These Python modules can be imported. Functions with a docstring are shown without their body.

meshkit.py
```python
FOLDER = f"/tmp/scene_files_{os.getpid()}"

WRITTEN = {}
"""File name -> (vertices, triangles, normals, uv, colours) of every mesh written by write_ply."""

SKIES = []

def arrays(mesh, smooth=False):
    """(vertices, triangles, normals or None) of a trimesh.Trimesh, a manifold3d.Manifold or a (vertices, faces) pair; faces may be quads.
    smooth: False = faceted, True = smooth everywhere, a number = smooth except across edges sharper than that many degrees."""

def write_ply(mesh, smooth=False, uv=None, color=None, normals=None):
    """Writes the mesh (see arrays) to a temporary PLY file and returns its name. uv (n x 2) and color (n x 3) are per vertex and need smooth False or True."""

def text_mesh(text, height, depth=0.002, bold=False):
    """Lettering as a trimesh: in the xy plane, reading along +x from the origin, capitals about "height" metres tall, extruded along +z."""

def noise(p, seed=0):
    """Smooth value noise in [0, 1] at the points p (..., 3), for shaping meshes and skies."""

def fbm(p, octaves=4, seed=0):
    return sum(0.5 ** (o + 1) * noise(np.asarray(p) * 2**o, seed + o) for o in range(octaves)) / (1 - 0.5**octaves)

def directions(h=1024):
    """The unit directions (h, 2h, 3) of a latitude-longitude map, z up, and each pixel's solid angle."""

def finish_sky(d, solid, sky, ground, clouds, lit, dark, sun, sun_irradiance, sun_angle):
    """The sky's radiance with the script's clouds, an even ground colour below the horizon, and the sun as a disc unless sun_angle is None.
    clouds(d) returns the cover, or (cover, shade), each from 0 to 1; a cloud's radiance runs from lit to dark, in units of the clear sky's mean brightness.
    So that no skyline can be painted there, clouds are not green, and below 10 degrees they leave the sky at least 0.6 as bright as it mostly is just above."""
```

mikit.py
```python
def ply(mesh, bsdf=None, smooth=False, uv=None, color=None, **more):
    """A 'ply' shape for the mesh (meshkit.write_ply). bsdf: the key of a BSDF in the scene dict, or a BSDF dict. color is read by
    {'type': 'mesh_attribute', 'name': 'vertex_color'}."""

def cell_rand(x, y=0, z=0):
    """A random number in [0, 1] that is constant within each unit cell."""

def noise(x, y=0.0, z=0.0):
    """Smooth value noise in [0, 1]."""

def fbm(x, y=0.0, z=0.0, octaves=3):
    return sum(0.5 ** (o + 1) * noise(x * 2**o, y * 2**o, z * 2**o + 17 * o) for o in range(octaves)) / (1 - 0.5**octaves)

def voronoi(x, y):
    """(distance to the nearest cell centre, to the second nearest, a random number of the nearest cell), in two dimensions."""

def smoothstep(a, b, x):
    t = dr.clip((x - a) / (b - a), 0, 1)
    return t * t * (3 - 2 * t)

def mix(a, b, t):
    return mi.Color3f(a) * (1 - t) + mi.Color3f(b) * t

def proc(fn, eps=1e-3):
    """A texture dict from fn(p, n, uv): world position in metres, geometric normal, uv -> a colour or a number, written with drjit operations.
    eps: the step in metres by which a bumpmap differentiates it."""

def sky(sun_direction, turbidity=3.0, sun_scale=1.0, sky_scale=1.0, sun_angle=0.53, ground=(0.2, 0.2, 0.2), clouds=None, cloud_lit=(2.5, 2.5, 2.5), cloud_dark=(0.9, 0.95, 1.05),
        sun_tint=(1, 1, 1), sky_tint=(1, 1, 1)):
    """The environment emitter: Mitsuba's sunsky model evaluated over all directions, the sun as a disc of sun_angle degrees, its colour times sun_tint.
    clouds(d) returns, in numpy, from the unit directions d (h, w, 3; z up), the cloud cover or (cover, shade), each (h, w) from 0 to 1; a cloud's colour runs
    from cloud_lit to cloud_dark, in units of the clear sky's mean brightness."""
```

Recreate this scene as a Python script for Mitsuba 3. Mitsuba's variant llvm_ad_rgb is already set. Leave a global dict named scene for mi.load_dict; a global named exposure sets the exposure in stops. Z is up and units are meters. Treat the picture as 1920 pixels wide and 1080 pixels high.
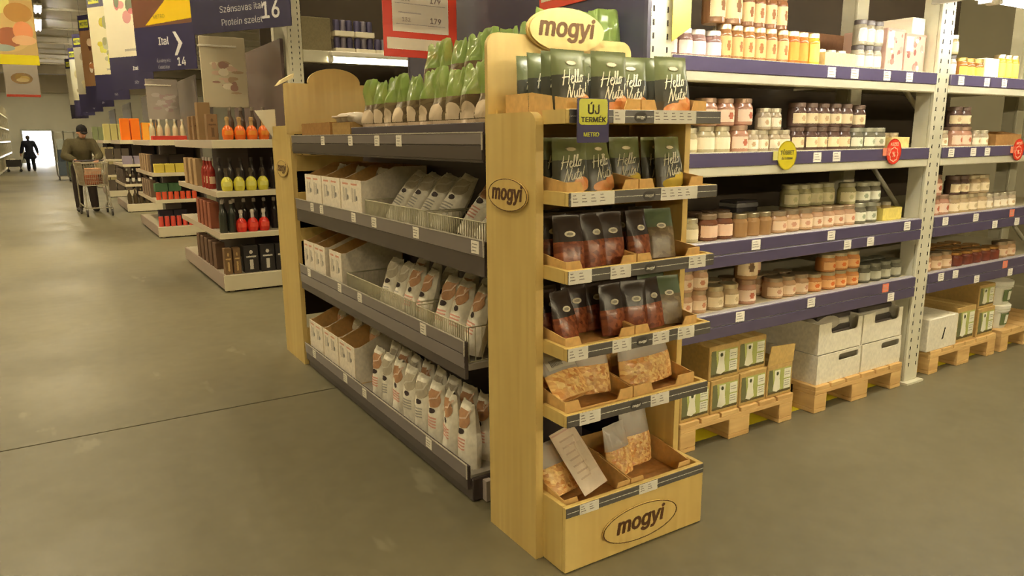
import math, numpy as np, trimesh, mitsuba as mi, drjit as dr, mikit, meshkit, manifold3d as m3
from mikit import proc, noise, fbm, mix, smoothstep, voronoi
from shapely.geometry import Polygon, LineString, box as sbox
from shapely.ops import unary_union
T = mi.ScalarTransform4f
scene, labels = {'type': 'scene'}, {}
RNG = np.random.default_rng(7)

# ------------------------------------------------------------------ camera, light, exposure
EYE = np.array([0, 0, 1.43]); FWD = np.array([.52170944, .82876946, -.20238684]); UP = np.array([.11408601, .16732445, .97927877])
scene['camera'] = {'type': 'perspective', 'fov': 2 * math.degrees(math.atan(960 / 1372)), 'fov_axis': 'x', 'near_clip': .05, 'far_clip': 200.,
                   'to_world': T().look_at(EYE.tolist(), (EYE + FWD).tolist(), UP.tolist())}
exposure = 1.15
WARM, NEUTRAL = np.array([1.0, .84, .53]), np.array([1.0, .95, .82])   # the hall's yellowish lamps, the whiter shelf lamps
HALL, RACK, OPPOSITE, DAY = 50.0, 25.0, 88.0, 12.0
HALL_LAMPS = [(.41, 29.6, 1.5), (.41, 33.6, 3.0), (2.6, 40., 3.0), (2.6, 47., 3.0), (-3.2, 51.5, 3.), (3.4, 51.5, 3.), (-.5, 1.5, 3.), (-.5, 6.5, 3.), (-.5, 11.5, 3.), (-.5, 16.5, 3.), (-.5, 22.5, 3.),
              (3.0, .1, 3.), (6.5, .1, 3.), (-4., 2., 3.), (-4., 10., 3.), (-4., 20., 3.), (4., 5.8, 3.), (4., 10.5, 3.), (4., 15.2, 3.)]   # x, y, length along y

# ------------------------------------------------------------------ materials
def lin(c):
    c = np.asarray(c, float) / 255
    return np.where(c < .04045, c / 12.92, ((c + .055) / 1.055) ** 2.4)
def enc(c):                                # a flat colour packed into one uv pair, so that parts of many colours share a BSDF
    r, g, b = lin(c)
    return (math.floor(r * 1023) + .1 + .8 * g, b)
def unpack(p, n, uv):
    f = dr.floor(uv.x)
    return mi.Color3f(f / 1023, (uv.x - f - .1) / .8, uv.y)
def speckled(p, n, uv):                    # board and sacking: fibres
    return unpack(p, n, uv) * (.86 + .28 * fbm(p.x * 90, p.y * 90, p.z * 60, 2))
def crumpled(p, n, uv):
    return unpack(p, n, uv)
def wood(p, n, uv):
    g = noise(p.x * 70, p.y * 70, p.z * 3.5)
    b = fbm(p.x * 9, p.y * 9, p.z * 1.1, 3)
    return mix(lin((210, 186, 118)).tolist(), lin((184, 152, 84)).tolist(), dr.clip(.35 * g + .65 * b, 0, 1))
def pallet_wood(p, n, uv):
    g = noise(p.x * 6, p.y * 12, p.z * 90)
    b = fbm(p.x * 5 + 3, p.y * 5, p.z * 22, 3)
    return mix(lin((222, 190, 130)).tolist(), lin((180, 138, 84)).tolist(), dr.clip(.3 * g + .7 * b, 0, 1))
def floor_tex(p, n, uv):
    big, fine = fbm(p.x * .55, p.y * .55, 0, 3), fbm(p.x * 14, p.y * 14, 2, 3)
    c = mix(lin((108, 102, 80)).tolist(), lin((94, 89, 69)).tolist(), smoothstep(.3, .7, big))
    c = c * (.93 + .14 * fine)
    scuff = smoothstep(.74, .86, fbm(p.x * 9 + 40, p.y * 3.1, 1, 4)) * smoothstep(.55, .7, noise(p.x * 1.3 + 7, p.y * 1.1, 3))
    return mix(c, lin((134, 129, 108)).tolist(), scuff * .4)
def floor_rough(p, n, uv):
    return .38 + .18 * fbm(p.x * 2.2, p.y * 2.2, 0, 3)
def nuts(p, n, uv):
    d1, d2, r = voronoi((p.x + .6 * p.y) * 95, p.z * 95 + p.y * 30)
    return mix(lin((196, 132, 62)).tolist(), lin((250, 218, 150)).tolist(), r)
def rnuts(p, n, uv):
    d1, d2, r = voronoi((p.x + .6 * p.y) * 90, p.z * 90 + p.y * 30)
    return mix(lin((92, 40, 26)).tolist(), lin((140, 78, 46)).tolist(), r)
def nutpic(p, n, uv):
    d1, d2, r = voronoi((p.x + .6 * p.y) * 60, p.z * 60 + p.y * 20)
    return mix(lin((206, 128, 66)).tolist(), lin((214, 160, 100)).tolist(), r)
def bean(p, n, uv):
    d1, d2, r = voronoi((p.x + .6 * p.y) * 70, p.z * 70 + p.y * 25)
    return mix(lin((84, 66, 44)).tolist(), lin((120, 104, 74)).tolist(), r)
def ceil_tex(p, n, uv):
    return mi.Color3f(.46, .42, .34) * (.85 + .3 * fbm(p.x * 2, p.y * 2, p.z * 2, 2))
def two(b): return {'type': 'twosided', 'bsdf': b}
def pr(tex, rough, **k): return two({'type': 'principled', 'base_color': tex if isinstance(tex, dict) else proc(tex), 'roughness': rough, **k})
scene['paper'] = pr(unpack, .75, specular=.3)
scene['card'] = pr(speckled, .85, specular=.2)
scene['plastic'] = pr(unpack, .38)
scene['gloss'] = pr(unpack, .12, clearcoat=.6)
scene['foil'] = pr(unpack, .30, specular=.6)
scene['metal'] = pr(unpack, .32, metallic=.75)
scene['wood'] = pr(wood, .48)
scene['pallet_wood'] = pr(pallet_wood, .8, specular=.2)
scene['nuts'] = pr(nuts, .25, clearcoat=.5)
scene['red_nuts'] = pr(rnuts, .22, clearcoat=.6)
scene['nut_print'] = pr(nutpic, .35)
scene['beans'] = pr(bean, .3, clearcoat=.4)
scene['ceiling_paint'] = pr(ceil_tex, .8)
scene['floor_resin'] = pr(floor_tex, proc(floor_rough), specular=.45)
scene['film'] = {'type': 'blendbsdf', 'weight': .36, 'a': {'type': 'thindielectric', 'int_ior': 1.45},
                 'b': two({'type': 'roughplastic', 'diffuse_reflectance': {'type': 'rgb', 'value': [.76, .74, .68]}, 'alpha': .1})}
scene['green_film'] = {'type': 'blendbsdf', 'weight': .52, 'a': {'type': 'thindielectric', 'int_ior': 1.45},
                       'b': two({'type': 'roughplastic', 'diffuse_reflectance': {'type': 'rgb', 'value': [.32, .46, .11]}, 'alpha': .05})}

# ------------------------------------------------------------------ mesh building
class M:
    """Collects pieces, each of one colour, into one mesh."""
    def __init__(s): s.v, s.f, s.c, s.n = [], [], [], 0
    def add(s, v, f, color):
        v, f = np.asarray(v, float), np.asarray(f, int)
        if f.shape[1] == 4: f = np.vstack([f[:, [0, 1, 2]], f[:, [0, 2, 3]]])
        s.v.append(v); s.f.append(f + s.n); s.c.append(np.tile(enc(color), (len(v), 1))); s.n += len(v)
        return s
    def flat(s, mesh, color):
        v = np.asarray(mesh.vertices)[np.asarray(mesh.faces)].reshape(-1, 3)
        return s.add(v, np.arange(len(v)).reshape(-1, 3), color)
    def soft(s, mesh, color, angle=35):
        m = trimesh.graph.smooth_shade(mesh, angle=math.radians(angle), facet_minarea=None)
        return s.add(m.vertices, m.faces, color)
    def box(s, x0, x1, y0, y1, z0, z1, color, c=0.):
        x0, x1, y0, y1, z0, z1 = min(x0, x1), max(x0, x1), min(y0, y1), max(y0, y1), min(z0, z1), max(z0, z1)
        if c <= 0:
            P = np.array([[x, y, z] for x in (x0, x1) for y in (y0, y1) for z in (z0, z1)])
            Q = [[0, 1, 3, 2], [4, 6, 7, 5], [0, 4, 5, 1], [2, 3, 7, 6], [0, 2, 6, 4], [1, 5, 7, 3]]
            return s.add(P[np.array(Q).ravel()], np.arange(24).reshape(6, 4), color)
        pts = []
        for ax in range(3):
            r = [c, c, c]; r[ax] = 0
            pts += [[x, y, z] for x in (x0 + r[0], x1 - r[0]) for y in (y0 + r[1], y1 - r[1]) for z in (z0 + r[2], z1 - r[2])]
        return s.flat(trimesh.convex.convex_hull(np.array(pts)), color)
    def lathe(s, prof, color, n=18, at=(0, 0), a0=0., a1=2 * math.pi):
        """prof: (r, z) from the bottom up; vertices are shared between segments that meet at less than 40 degrees."""
        prof = [tuple(map(float, p)) for p in prof]
        runs, run = [], [prof[0], prof[1]]
        for a, b, c in zip(prof, prof[1:], prof[2:]):
            t = abs(math.atan2(b[1] - a[1], b[0] - a[0]) - math.atan2(c[1] - b[1], c[0] - b[0]))
            if min(t, 2 * math.pi - t) > .7: runs.append(run); run = [b, c]
            else: run.append(c)
        runs.append(run)
        closed = a1 - a0 > 6.28
        ang = np.linspace(a0, a1, n, endpoint=not closed)
        for run in runs:
            v = np.array([[at[0] + r * math.cos(t), at[1] + r * math.sin(t), z] for r, z in run for t in ang])
            f = []
            for i in range(len(run) - 1):
                for j in range(n if closed else n - 1):
                    k = (j + 1) % n
                    f.append([i * n + j, i * n + k, (i + 1) * n + k, (i + 1) * n + j])
            s.add(v, f, color)
        return s
    def prism(s, poly, h, frame, color):
        """poly (shapely, xy) extruded by h along z, then moved by the 4x4 frame."""
        for g in getattr(poly, 'geoms', [poly]):
            m = trimesh.creation.extrude_polygon(g, h, engine='earcut'); m.apply_transform(frame); s.flat(m, color)
        return s
    def bar(s, a, b, r, color, n=6):
        a, b = np.array(a, float), np.array(b, float)
        m = trimesh.creation.cylinder(r, segment=[a, b], sections=n)
        return s.soft(m, color, 70)
    def xf(s, m):
        m = np.asarray(m); s.v = [v @ m[:3, :3].T + m[:3, 3] for v in s.v]; return s
    def ply(s, bsdf): return mikit.ply((np.vstack(s.v), np.vstack(s.f)), bsdf, smooth=True, uv=np.vstack(s.c))

def FY(x, y, z):   # a drawing in the xy plane set upright, facing the camera side (-y)
    return np.array([[1, 0, 0, x], [0, 0, -1, y], [0, 1, 0, z], [0, 0, 0, 1.]])
def FX(x, y, z):   # the same, facing -x (towards the aisle)
    return np.array([[0, 0, -1, x], [-1, 0, 0, y], [0, 1, 0, z], [0, 0, 0, 1.]])
def rounded(w, h, r, x=0, y=0): return sbox(x + r, y + r, x + w - r, y + h - r).buffer(r, quad_segs=6)
def ellipse(cx, cy, a, b, n=40): return Polygon([(cx + a * math.cos(t), cy + b * math.sin(t)) for t in np.linspace(0, 2 * math.pi, n, endpoint=False)])
TX = {}
def text(t, h, depth=.001, bold=False, shear=0., center=True, width=None):
    k = (t, h, bold, depth)
    if k not in TX: TX[k] = meshkit.text_mesh(t, h, depth, bold)
    m = TX[k].copy(); v = m.vertices.copy()
    v[:, 0] += shear * v[:, 1]
    if width: v[:, 0] *= width / (v[:, 0].max() - v[:, 0].min())
    if center: v[:, 0] -= (v[:, 0].max() + v[:, 0].min()) / 2
    m.vertices = v; return m
def write(mb, t, h, frame, color, **k):
    m = text(t, h, **k); m.apply_transform(frame); return mb.flat(m, color)

used = {}
def number(k):
    n = used.get(k, -1) + 1; used[k] = n
    return k if n == 0 else f'{k}_{n:03d}'
def put(name, shape, parent=None, at=None):
    k = number((parent + '__' if parent else '') + name)
    scene[k] = dict(shape, to_world=at) if at is not None else shape
    return k
def lab(k, label, cat=None, group=None, kind=None):
    labels[k] = {a: b for a, b in (('label', label), ('category', cat), ('group', group), ('kind', kind)) if b}
def thing(name, label, cat, parts, at=None, group=None):
    """parts: (name, shape) or (name, shape, [(sub-part name, shape), ...]); returns the key."""
    k = number(name); lab(k, label, cat, group)
    for p in parts:
        q = put(p[0], p[1], k, at)
        for sub in (p[2] if len(p) > 2 else ()): put(sub[0], sub[1], q, at)
    return k
def single(name, shape, label, cat, at=None, group=None):
    k = put(name, shape, None, at); lab(k, label, cat, group); return k
def struct(name, shape, label=None):
    k = put(name, shape); labels[k] = {'kind': 'structure', **({'label': label} if label else {})}; return k
def TR(x, y, z, rz=0., rx=0., ry=0., s=1.):
    t = T().translate([float(x), float(y), float(z)]).rotate([0, 0, 1], float(rz)).rotate([1, 0, 0], float(rx)).rotate([0, 1, 0], float(ry))
    return t.scale(float(s)) if s != 1. else t
ORD = 'first second third fourth fifth sixth seventh eighth ninth tenth eleventh twelfth thirteenth fourteenth fifteenth sixteenth seventeenth eighteenth'.split()
NUM = 'zero one two three four five six seven eight nine ten eleven twelve'.split()
WHITE, CREAM, NAVY, DARK = (232, 228, 216), (226, 220, 196), (44, 40, 84), (40, 34, 32)

# ------------------------------------------------------------------ the hall
m = M()
for x0, x1 in ((-9, -.001), (.001, 16)): pass
J = 4.0                                                             # expansion joint across the floor
m.box(-9, 16, -7, J - .006, -.1, 0, (128, 122, 100)).box(-9, 16, J + .006, 59, -.1, 0, (128, 122, 100)).box(-9, 16, J - .006, J + .006, -.1, -.008, (60, 54, 44))
struct('floor', m.ply('floor_resin'), 'worn grey-green resin floor with an expansion joint')
ZC = 5.8
struct('ceiling', M().box(-9, 16, -7, 59, ZC, ZC + .1, (120, 112, 96)).ply('ceiling_paint'), 'dull ribbed hall ceiling')
for i in range(22):
    m = M().box(-9, 16, i * 2.6 - .9, i * 2.6 - .78, ZC - .07, ZC, (120, 112, 96), .01)
    put('rib', m.ply('ceiling_paint'), 'ceiling')
put('cross_beam', M().box(-9, 16, 52.4, 52.9, ZC - .55, ZC, (84, 76, 62), .02).ply('paper'), 'ceiling')
YB, DX0, DX1 = 57., -.95, .66
m = M().box(-9, DX0, YB, YB + .2, 0, ZC, (172, 168, 152)).box(DX1, 16, YB, YB + .2, 0, ZC, (172, 168, 152)).box(DX0, DX1, YB, YB + .2, 2.04, ZC, (172, 168, 152)).box(-9, 16, YB - .25, YB - .02, 4.4, ZC, (150, 140, 120))
struct('wall_back', m.ply('paper'), 'pale end wall of the hall around the bright gate')
struct('wall_left', M().box(-9.1, -9, -7, 59, 0, ZC, (150, 144, 122)).ply('paper'))
struct('wall_right', M().box(16, 16.1, -7, 59, 0, ZC, (150, 144, 122)).ply('paper'))
struct('wall_front', M().box(-9, 16, -7.1, -7, 0, ZC, (150, 144, 122)).ply('paper'))
g = M().box(DX0, DX1, YB + .08, YB + .12, 0, 2.04, (240, 240, 240)).ply('paper')
g['emitter'] = {'type': 'area', 'radiance': {'type': 'rgb', 'value': [DAY * .95, DAY * .98, DAY]}}
struct('window_1', g, 'gate pane glowing with daylight at the far end of the aisle')
put('frame', M().box(DX0 - .08, DX0 + .02, YB - .08, YB + .02, 0, 2.12, (150, 150, 142), .01).box(DX1 - .02, DX1 + .08, YB - .08, YB + .02, 0, 2.12, (150, 150, 142), .01).box(DX0 - .08, DX1 + .08, YB - .08, YB + .02, 2.02, 2.12, (150, 150, 142), .01).ply('paper'), 'window_1')

def emit(shape, k, c=WARM): return dict(shape, emitter={'type': 'area', 'radiance': {'type': 'rgb', 'value': (k * c).tolist()}})
for i, (x, y, L) in enumerate(HALL_LAMPS):
    body = M().box(x - .12, x + .12, y - L / 2 - .05, y + L / 2 + .05, ZC - .17, ZC - .10, WHITE, .015).box(x - .02, x + .02, y - L / 3, y - L / 3 + .03, ZC - .1, ZC, WHITE).box(x - .02, x + .02, y + L / 3, y + L / 3 + .03, ZC - .1, ZC, WHITE)
    parts = [('housing', body.ply('plastic'))]
    for dx in (-.06, .06):
        t = trimesh.creation.cylinder(.019, segment=[[x + dx, y - L / 2, ZC - .20], [x + dx, y + L / 2, ZC - .20]], sections=8)
        parts.append(('tube', emit(M().soft(t, WHITE, 60).ply('plastic'), HALL * (3. if y > 28 else 1.7 if y > 9 else 1.))))
    thing('ceiling_lamp', ['short fluorescent ceiling lamp nearest the food banner', 'longer fluorescent ceiling lamp just behind the short one'][i] if i < 2 else f'{ORD[i - 2]} of the twin tube ceiling lamps beyond the picture', 'ceiling lamp', parts, group=None if i < 2 else 'ceiling lamps of the hall')

def rack_lamp(x0, x1, y, z, label, power=None, reach=.14):
    body = M().box(x0, x1, y - .05, y + .05, z + .025, z + .075, WHITE, .01).box(x0, x0 + .03, y - .03, y + .03, z - .025, z + .03, WHITE).box(x1 - .03, x1, y - .03, y + .03, z - .025, z + .03, WHITE)
    t = trimesh.creation.cylinder(.019, segment=[[x0 + .03, y, z], [x1 - .03, y, z]], sections=10)
    arm = M().box(x0 + .2, x0 + .23, min(y, y + reach), max(y, y + reach), z + .05, z + .08, (170, 168, 156)).box(x1 - .23, x1 - .2, min(y, y + reach), max(y, y + reach), z + .05, z + .08, (170, 168, 156))
    thing('shelf_lamp', label, 'lamp', [('housing', body.ply('plastic')), ('tube', emit(M().soft(t, WHITE, 60).ply('plastic'), power or RACK, WARM if power else NEUTRAL)), ('arm', arm.ply('plastic'))])

# ------------------------------------------------------------------ pallet rack along the right aisle
STEEL, PURPLE = (206, 202, 180), (76, 68, 94)
LEVELS = [1.746, 1.354, .965, .637]
YF = 2.226
def upright(m, x0, x1, y0, y1, z1):
    m.box(x0, x1, y0, y0 + .02, .012, z1, STEEL, .004).box(x0, x0 + .012, y0 + .02, y1, .012, z1, STEEL).box(x1 - .012, x1, y0 + .02, y1, .012, z1, STEEL)
    return m.box(x0 - .02, x1 + .02, y0 - .03, y1 + .02, 0, .012, STEEL)
def slots(x0, x1, y, z0, z1):
    m = M()
    for z in np.arange(z0, z1, .05):
        for dx in (.028, x1 - x0 - .028):
            m.box(x0 + dx - .004, x0 + dx + .004, y - .0008, y + .001, z, z + .022, (46, 40, 34))
    return m
def pallet_rack(yf, xs, z1, levels, label, seen=True, back=1.06, depth=1.0):
    k = number('pallet_rack'); lab(k, label, 'rack')
    for i, x in enumerate(xs):
        u = put('upright', upright(M(), x, x + .13, yf, yf + .10, z1).ply('plastic'), k)
        s = put('slot_rows', slots(x, x + .13, yf, .1, z1 - .05).ply('paper'), u); lab(s, 'punched slot rows', kind='stuff')
        put('rear_upright', upright(M(), x + .01, x + .12, yf + .50, yf + .60, z1).ply('plastic'), k)
        b = M()
        for z in np.arange(.3, z1 - .5, .62):
            b.bar((x + .065, yf + .1, z), (x + .065, yf + .5, z + .5), .014, STEEL)
        put('brace', b.ply('plastic'), k)
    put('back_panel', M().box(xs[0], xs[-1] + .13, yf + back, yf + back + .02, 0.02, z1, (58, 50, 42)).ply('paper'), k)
    return k
RACK_X = [2.03, 4.10, 6.17]
rk = pallet_rack(YF, RACK_X, 2.75, LEVELS, 'tall cream steel pallet rack with purple label strips along the right aisle')
PRICE = {(0, 0): [3.18, 3.36, 3.63, 3.83], (0, 1): [3.12, 3.27], (0, 2): [2.72, 3.28, 3.42, 3.62, 3.95], (0, 3): [2.64, 3.16, 3.86],
         (1, 0): [4.34, 4.62, 4.82], (1, 1): [4.32, 4.56, 4.72], (1, 2): [4.34, 4.68, 4.92, 5.2], (1, 3): [4.36, 4.52, 4.78, 5.2]}
def price_label(x, y, z, w=.058, h=.046, color=(238, 234, 222)):
    m = M().box(x - w / 2, x + w / 2, y - .002, y, z - h / 2, z + h / 2, color)
    for j in range(3): m.box(x - w * .38, x + w * (.1 + .12 * j), y - .0026, y - .002, z + h * (.26 - .26 * j), z + h * (.34 - .26 * j), (168, 160, 150))
    return m.ply('paper')
for bay in range(2):
    xa, xb = RACK_X[bay] + .135, RACK_X[bay + 1] - .005
    for li, z in enumerate(LEVELS):
        dz = 0 if bay == 0 else -.004
        s = put('shelf', M().box(xa, xb, YF + .03, YF + 1.0, z - .03 + dz, z + dz, (190, 182, 158)).ply('plastic'), rk)
        if li < 2:
            put('front_beam', M().box(xa, xb, YF - .004, YF + .04, z - .10, z - .055, STEEL, .005).box(xa, xb, YF + .006, YF + .036, z - .055, z + .004, STEEL).ply('plastic'), s)
            put('label_strip', M().box(xa, xb, YF - .008, YF + .004, z - .058, z, PURPLE, .002).ply('gloss'), s)
            zs = [z - .03]
        else:
            put('front_beam', M().box(xa, xb, YF + .002, YF + .036, z - .112, z + .004, (150, 146, 150), .004).ply('plastic'), s)
            put('label_strip', M().box(xa, xb, YF - .008, YF + .002, z - .055, z, PURPLE, .002).ply('gloss'), s)
            put('label_strip', M().box(xa, xb, YF - .008, YF + .002, z - .112, z - .060, PURPLE, .002).ply('gloss'), s)
            zs = [z - .028, z - .086]
        for j, x in enumerate(PRICE[bay, li]):
            zz = zs[(j * 2 + j // 2) % len(zs)] if len(zs) > 1 else zs[0]
            put('price_label', price_label(x, YF - .008, zz), s)
        if (bay, li) == (0, 3): put('price_label', price_label(3.80, YF - .008, zs[0], color=(216, 120, 92)), s)
        if bay == 1 and li > 1: put('price_label', price_label(5.12, YF - .008, zs[0], color=(216, 120, 92)), s)
rack_lamp(1.15, 2.55, 1.86, 2.045, 'fluorescent shelf lamp above the nut stand, beyond the picture', reach=.40)
rack_lamp(2.65, 3.80, 1.86, 2.045, 'fluorescent shelf lamp above the left bay, beyond the picture', reach=.40)
rack_lamp(3.84, 5.40, 1.86, 2.045, 'bright fluorescent shelf lamp at the top right corner of the picture', reach=.40)
# the rack on the other side of the aisle, behind the camera: its lamps light the fronts
k = pallet_rack(-3.55, [-1.2, 1.3, 3.8, 6.3], 2.75, LEVELS, 'opposite pallet rack across the aisle, behind the camera', back=-.03)
for x in (-1.2, 1.3, 3.8, 6.3): put('upright', M().box(x, x + .13, -2.66, -2.62, 0, 2.75, STEEL, .004).ply('plastic'), k)
for z in LEVELS: put('shelf', M().box(-1.2, 6.43, -3.56, -2.62, z - .03, z, (190, 182, 158)).box(-1.2, 6.43, -2.615, -2.58, z - .11, z, (150, 146, 150)).ply('plastic'), k)
for i, (a, b) in enumerate(((-.9, 1.2), (1.35, 3.7), (3.85, 6.2))): rack_lamp(a, b, -2.42, 2.15, f'{ORD[i]} fluorescent shelf lamp on the opposite rack', OPPOSITE, reach=-.14)

# promotion discs clipped to the second shelf
def disc(x, y, z, r, col, words, tail, label):
    body = M().prism(ellipse(0, 0, r, r, 40), .003, FY(x, y, z), col).box(x - r - .03, x - r * .5, y - .003, y, z - .02, z + .02, tail)
    rim = M().prism(ellipse(0, 0, r, r, 40).difference(ellipse(0, 0, r * .94, r * .94, 40)), .0008, FY(x, y - .003, z), tuple(int(c * .8) for c in col))
    w = M()
    for t, h, dz in words[0]: write(w, t, h, FY(x, y - .003, z + dz), words[1], bold=True)
    if words[2]:
        fl = unary_union([ellipse(.026 * math.cos(a), .026 * math.sin(a), .014, .014, 14) for a in np.arange(8) * math.pi / 4] + [ellipse(0, 0, .028, .028)])
        w.prism(fl.difference(fl.buffer(-.004)), .0008, FY(x, y - .003, z - .014), words[1])
        write(w, '%', .024, FY(x, y - .003, z - .026), words[1], bold=True)
    thing('promotion_disc', label, 'sign', [('disc', body.ply('plastic')), ('rim', rim.ply('plastic')), ('lettering', w.ply('paper'))])
disc(2.89, YF - .012, 1.337, .066, (196, 180, 36), ([('TÖBBET', .018, .004), ('OLCSÓBBAN', .009, -.018)], (70, 60, 24), False), (206, 200, 120), 'yellow round promotion disc on the second shelf of the right rack')
disc(3.745, YF - .012, 1.340, .066, (206, 58, 40), ([('AKCIÓ', .016, .030)], (240, 190, 160), True), (226, 140, 110), 'red round AKCIÓ disc beside the middle upright of the right rack')
disc(5.085, YF - .012, 1.330, .066, (206, 58, 40), ([('AKCIÓ', .016, .030)], (240, 190, 160), True), (226, 140, 110), 'red round AKCIÓ disc at the right edge of the picture')

# ------------------------------------------------------------------ jars
JT = {}
def jar_shapes(kind):
    """A jar of the kind (r, h, contents colour, label colour, motif colour, lid colour): body, label, lid."""
    if kind in JT: return JT[kind]
    r, h, cb, cl, cm, cd = kind
    hl = min(.022, h * .2)
    n = 18
    body = M().lathe([(0, 0), (r * .9, 0), (r, h * .04), (r, h - hl * 2.0), (r * .97, h - hl * 1.6), (r * .84, h - hl * 1.15), (r * .84, h - hl * .8)], cb, n).ply('gloss')
    lid = M().lathe([(r * .86, h - hl), (r * .90, h - hl * .95), (r * .90, h - hl * .12), (r * .84, h), (0, h)], cd, n).ply('metal' if sum(cd) > 420 else 'plastic')
    out = [('body', body), ('lid', lid)]
    if cl is not None:
        z0, z1 = h * .14, h - hl * 2.2
        a0, a1 = -math.pi * .5 - 1.25, -math.pi * .5 + 1.0
        l = M().lathe([(r * 1.008, z0), (r * 1.008, z1)], cl, 12, a0=a0, a1=a1)
        if cm is not None:
            zc, zh = (z0 + z1) / 2, (z1 - z0) * .26
            for k in range(3):
                w_ = (.20, .30, .20)[k]; q = zc + (k - 1) * zh * .66
                l.lathe([(r * 1.014, q - zh * .34), (r * 1.014, q + zh * .34)], cm, 5, a0=-math.pi * .5 - w_, a1=-math.pi * .5 + w_)
        out.append(('label', l.ply('paper')))
    JT[kind] = out
    return out
SILV, GOLD, BLK = (206, 200, 186), (186, 160, 96), (52, 46, 44)
PINKW = (.041, .118, (136, 104, 100), (226, 212, 208), None, (214, 206, 198))
BEIGE = (.036, .150, (150, 104, 60), (214, 180, 126), (150, 100, 58), (196, 170, 132))
BROWNB = (.036, .150, (120, 78, 46), (220, 192, 146), (130, 84, 52), (176, 140, 104))
BIGB = (.050, .180, (130, 90, 56), (222, 198, 156), (120, 84, 54), (130, 96, 70))
ORNG = (.036, .150, (176, 96, 34), (216, 150, 70), None, (226, 206, 160))
YELW = (.036, .150, (214, 170, 50), (236, 210, 110), None, (226, 206, 160))
WHT = (.034, .120, (150, 142, 124), (222, 216, 196), None, (70, 62, 60))
CLEAR = (.036, .105, (170, 158, 122), (222, 210, 176), None, (206, 196, 164))
CLEARB = (.048, .115, (176, 164, 130), (230, 218, 190), None, (206, 196, 164))
PINKB = (.052, .118, (168, 124, 100), (226, 202, 180), (170, 96, 70), (180, 150, 126))
SMALLW = (.036, .098, (176, 160, 134), (240, 230, 206), (190, 160, 120), (226, 216, 190))
DARKB = (.044, .112, (76, 54, 44), (232, 214, 176), (190, 160, 120), (90, 70, 58))
TANL = (.050, .110, (166, 142, 106), (232, 216, 182), (200, 180, 140), (216, 200, 164))
GREENW = (.046, .108, (96, 92, 74), (226, 226, 204), (150, 158, 130), (196, 196, 176))
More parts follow.
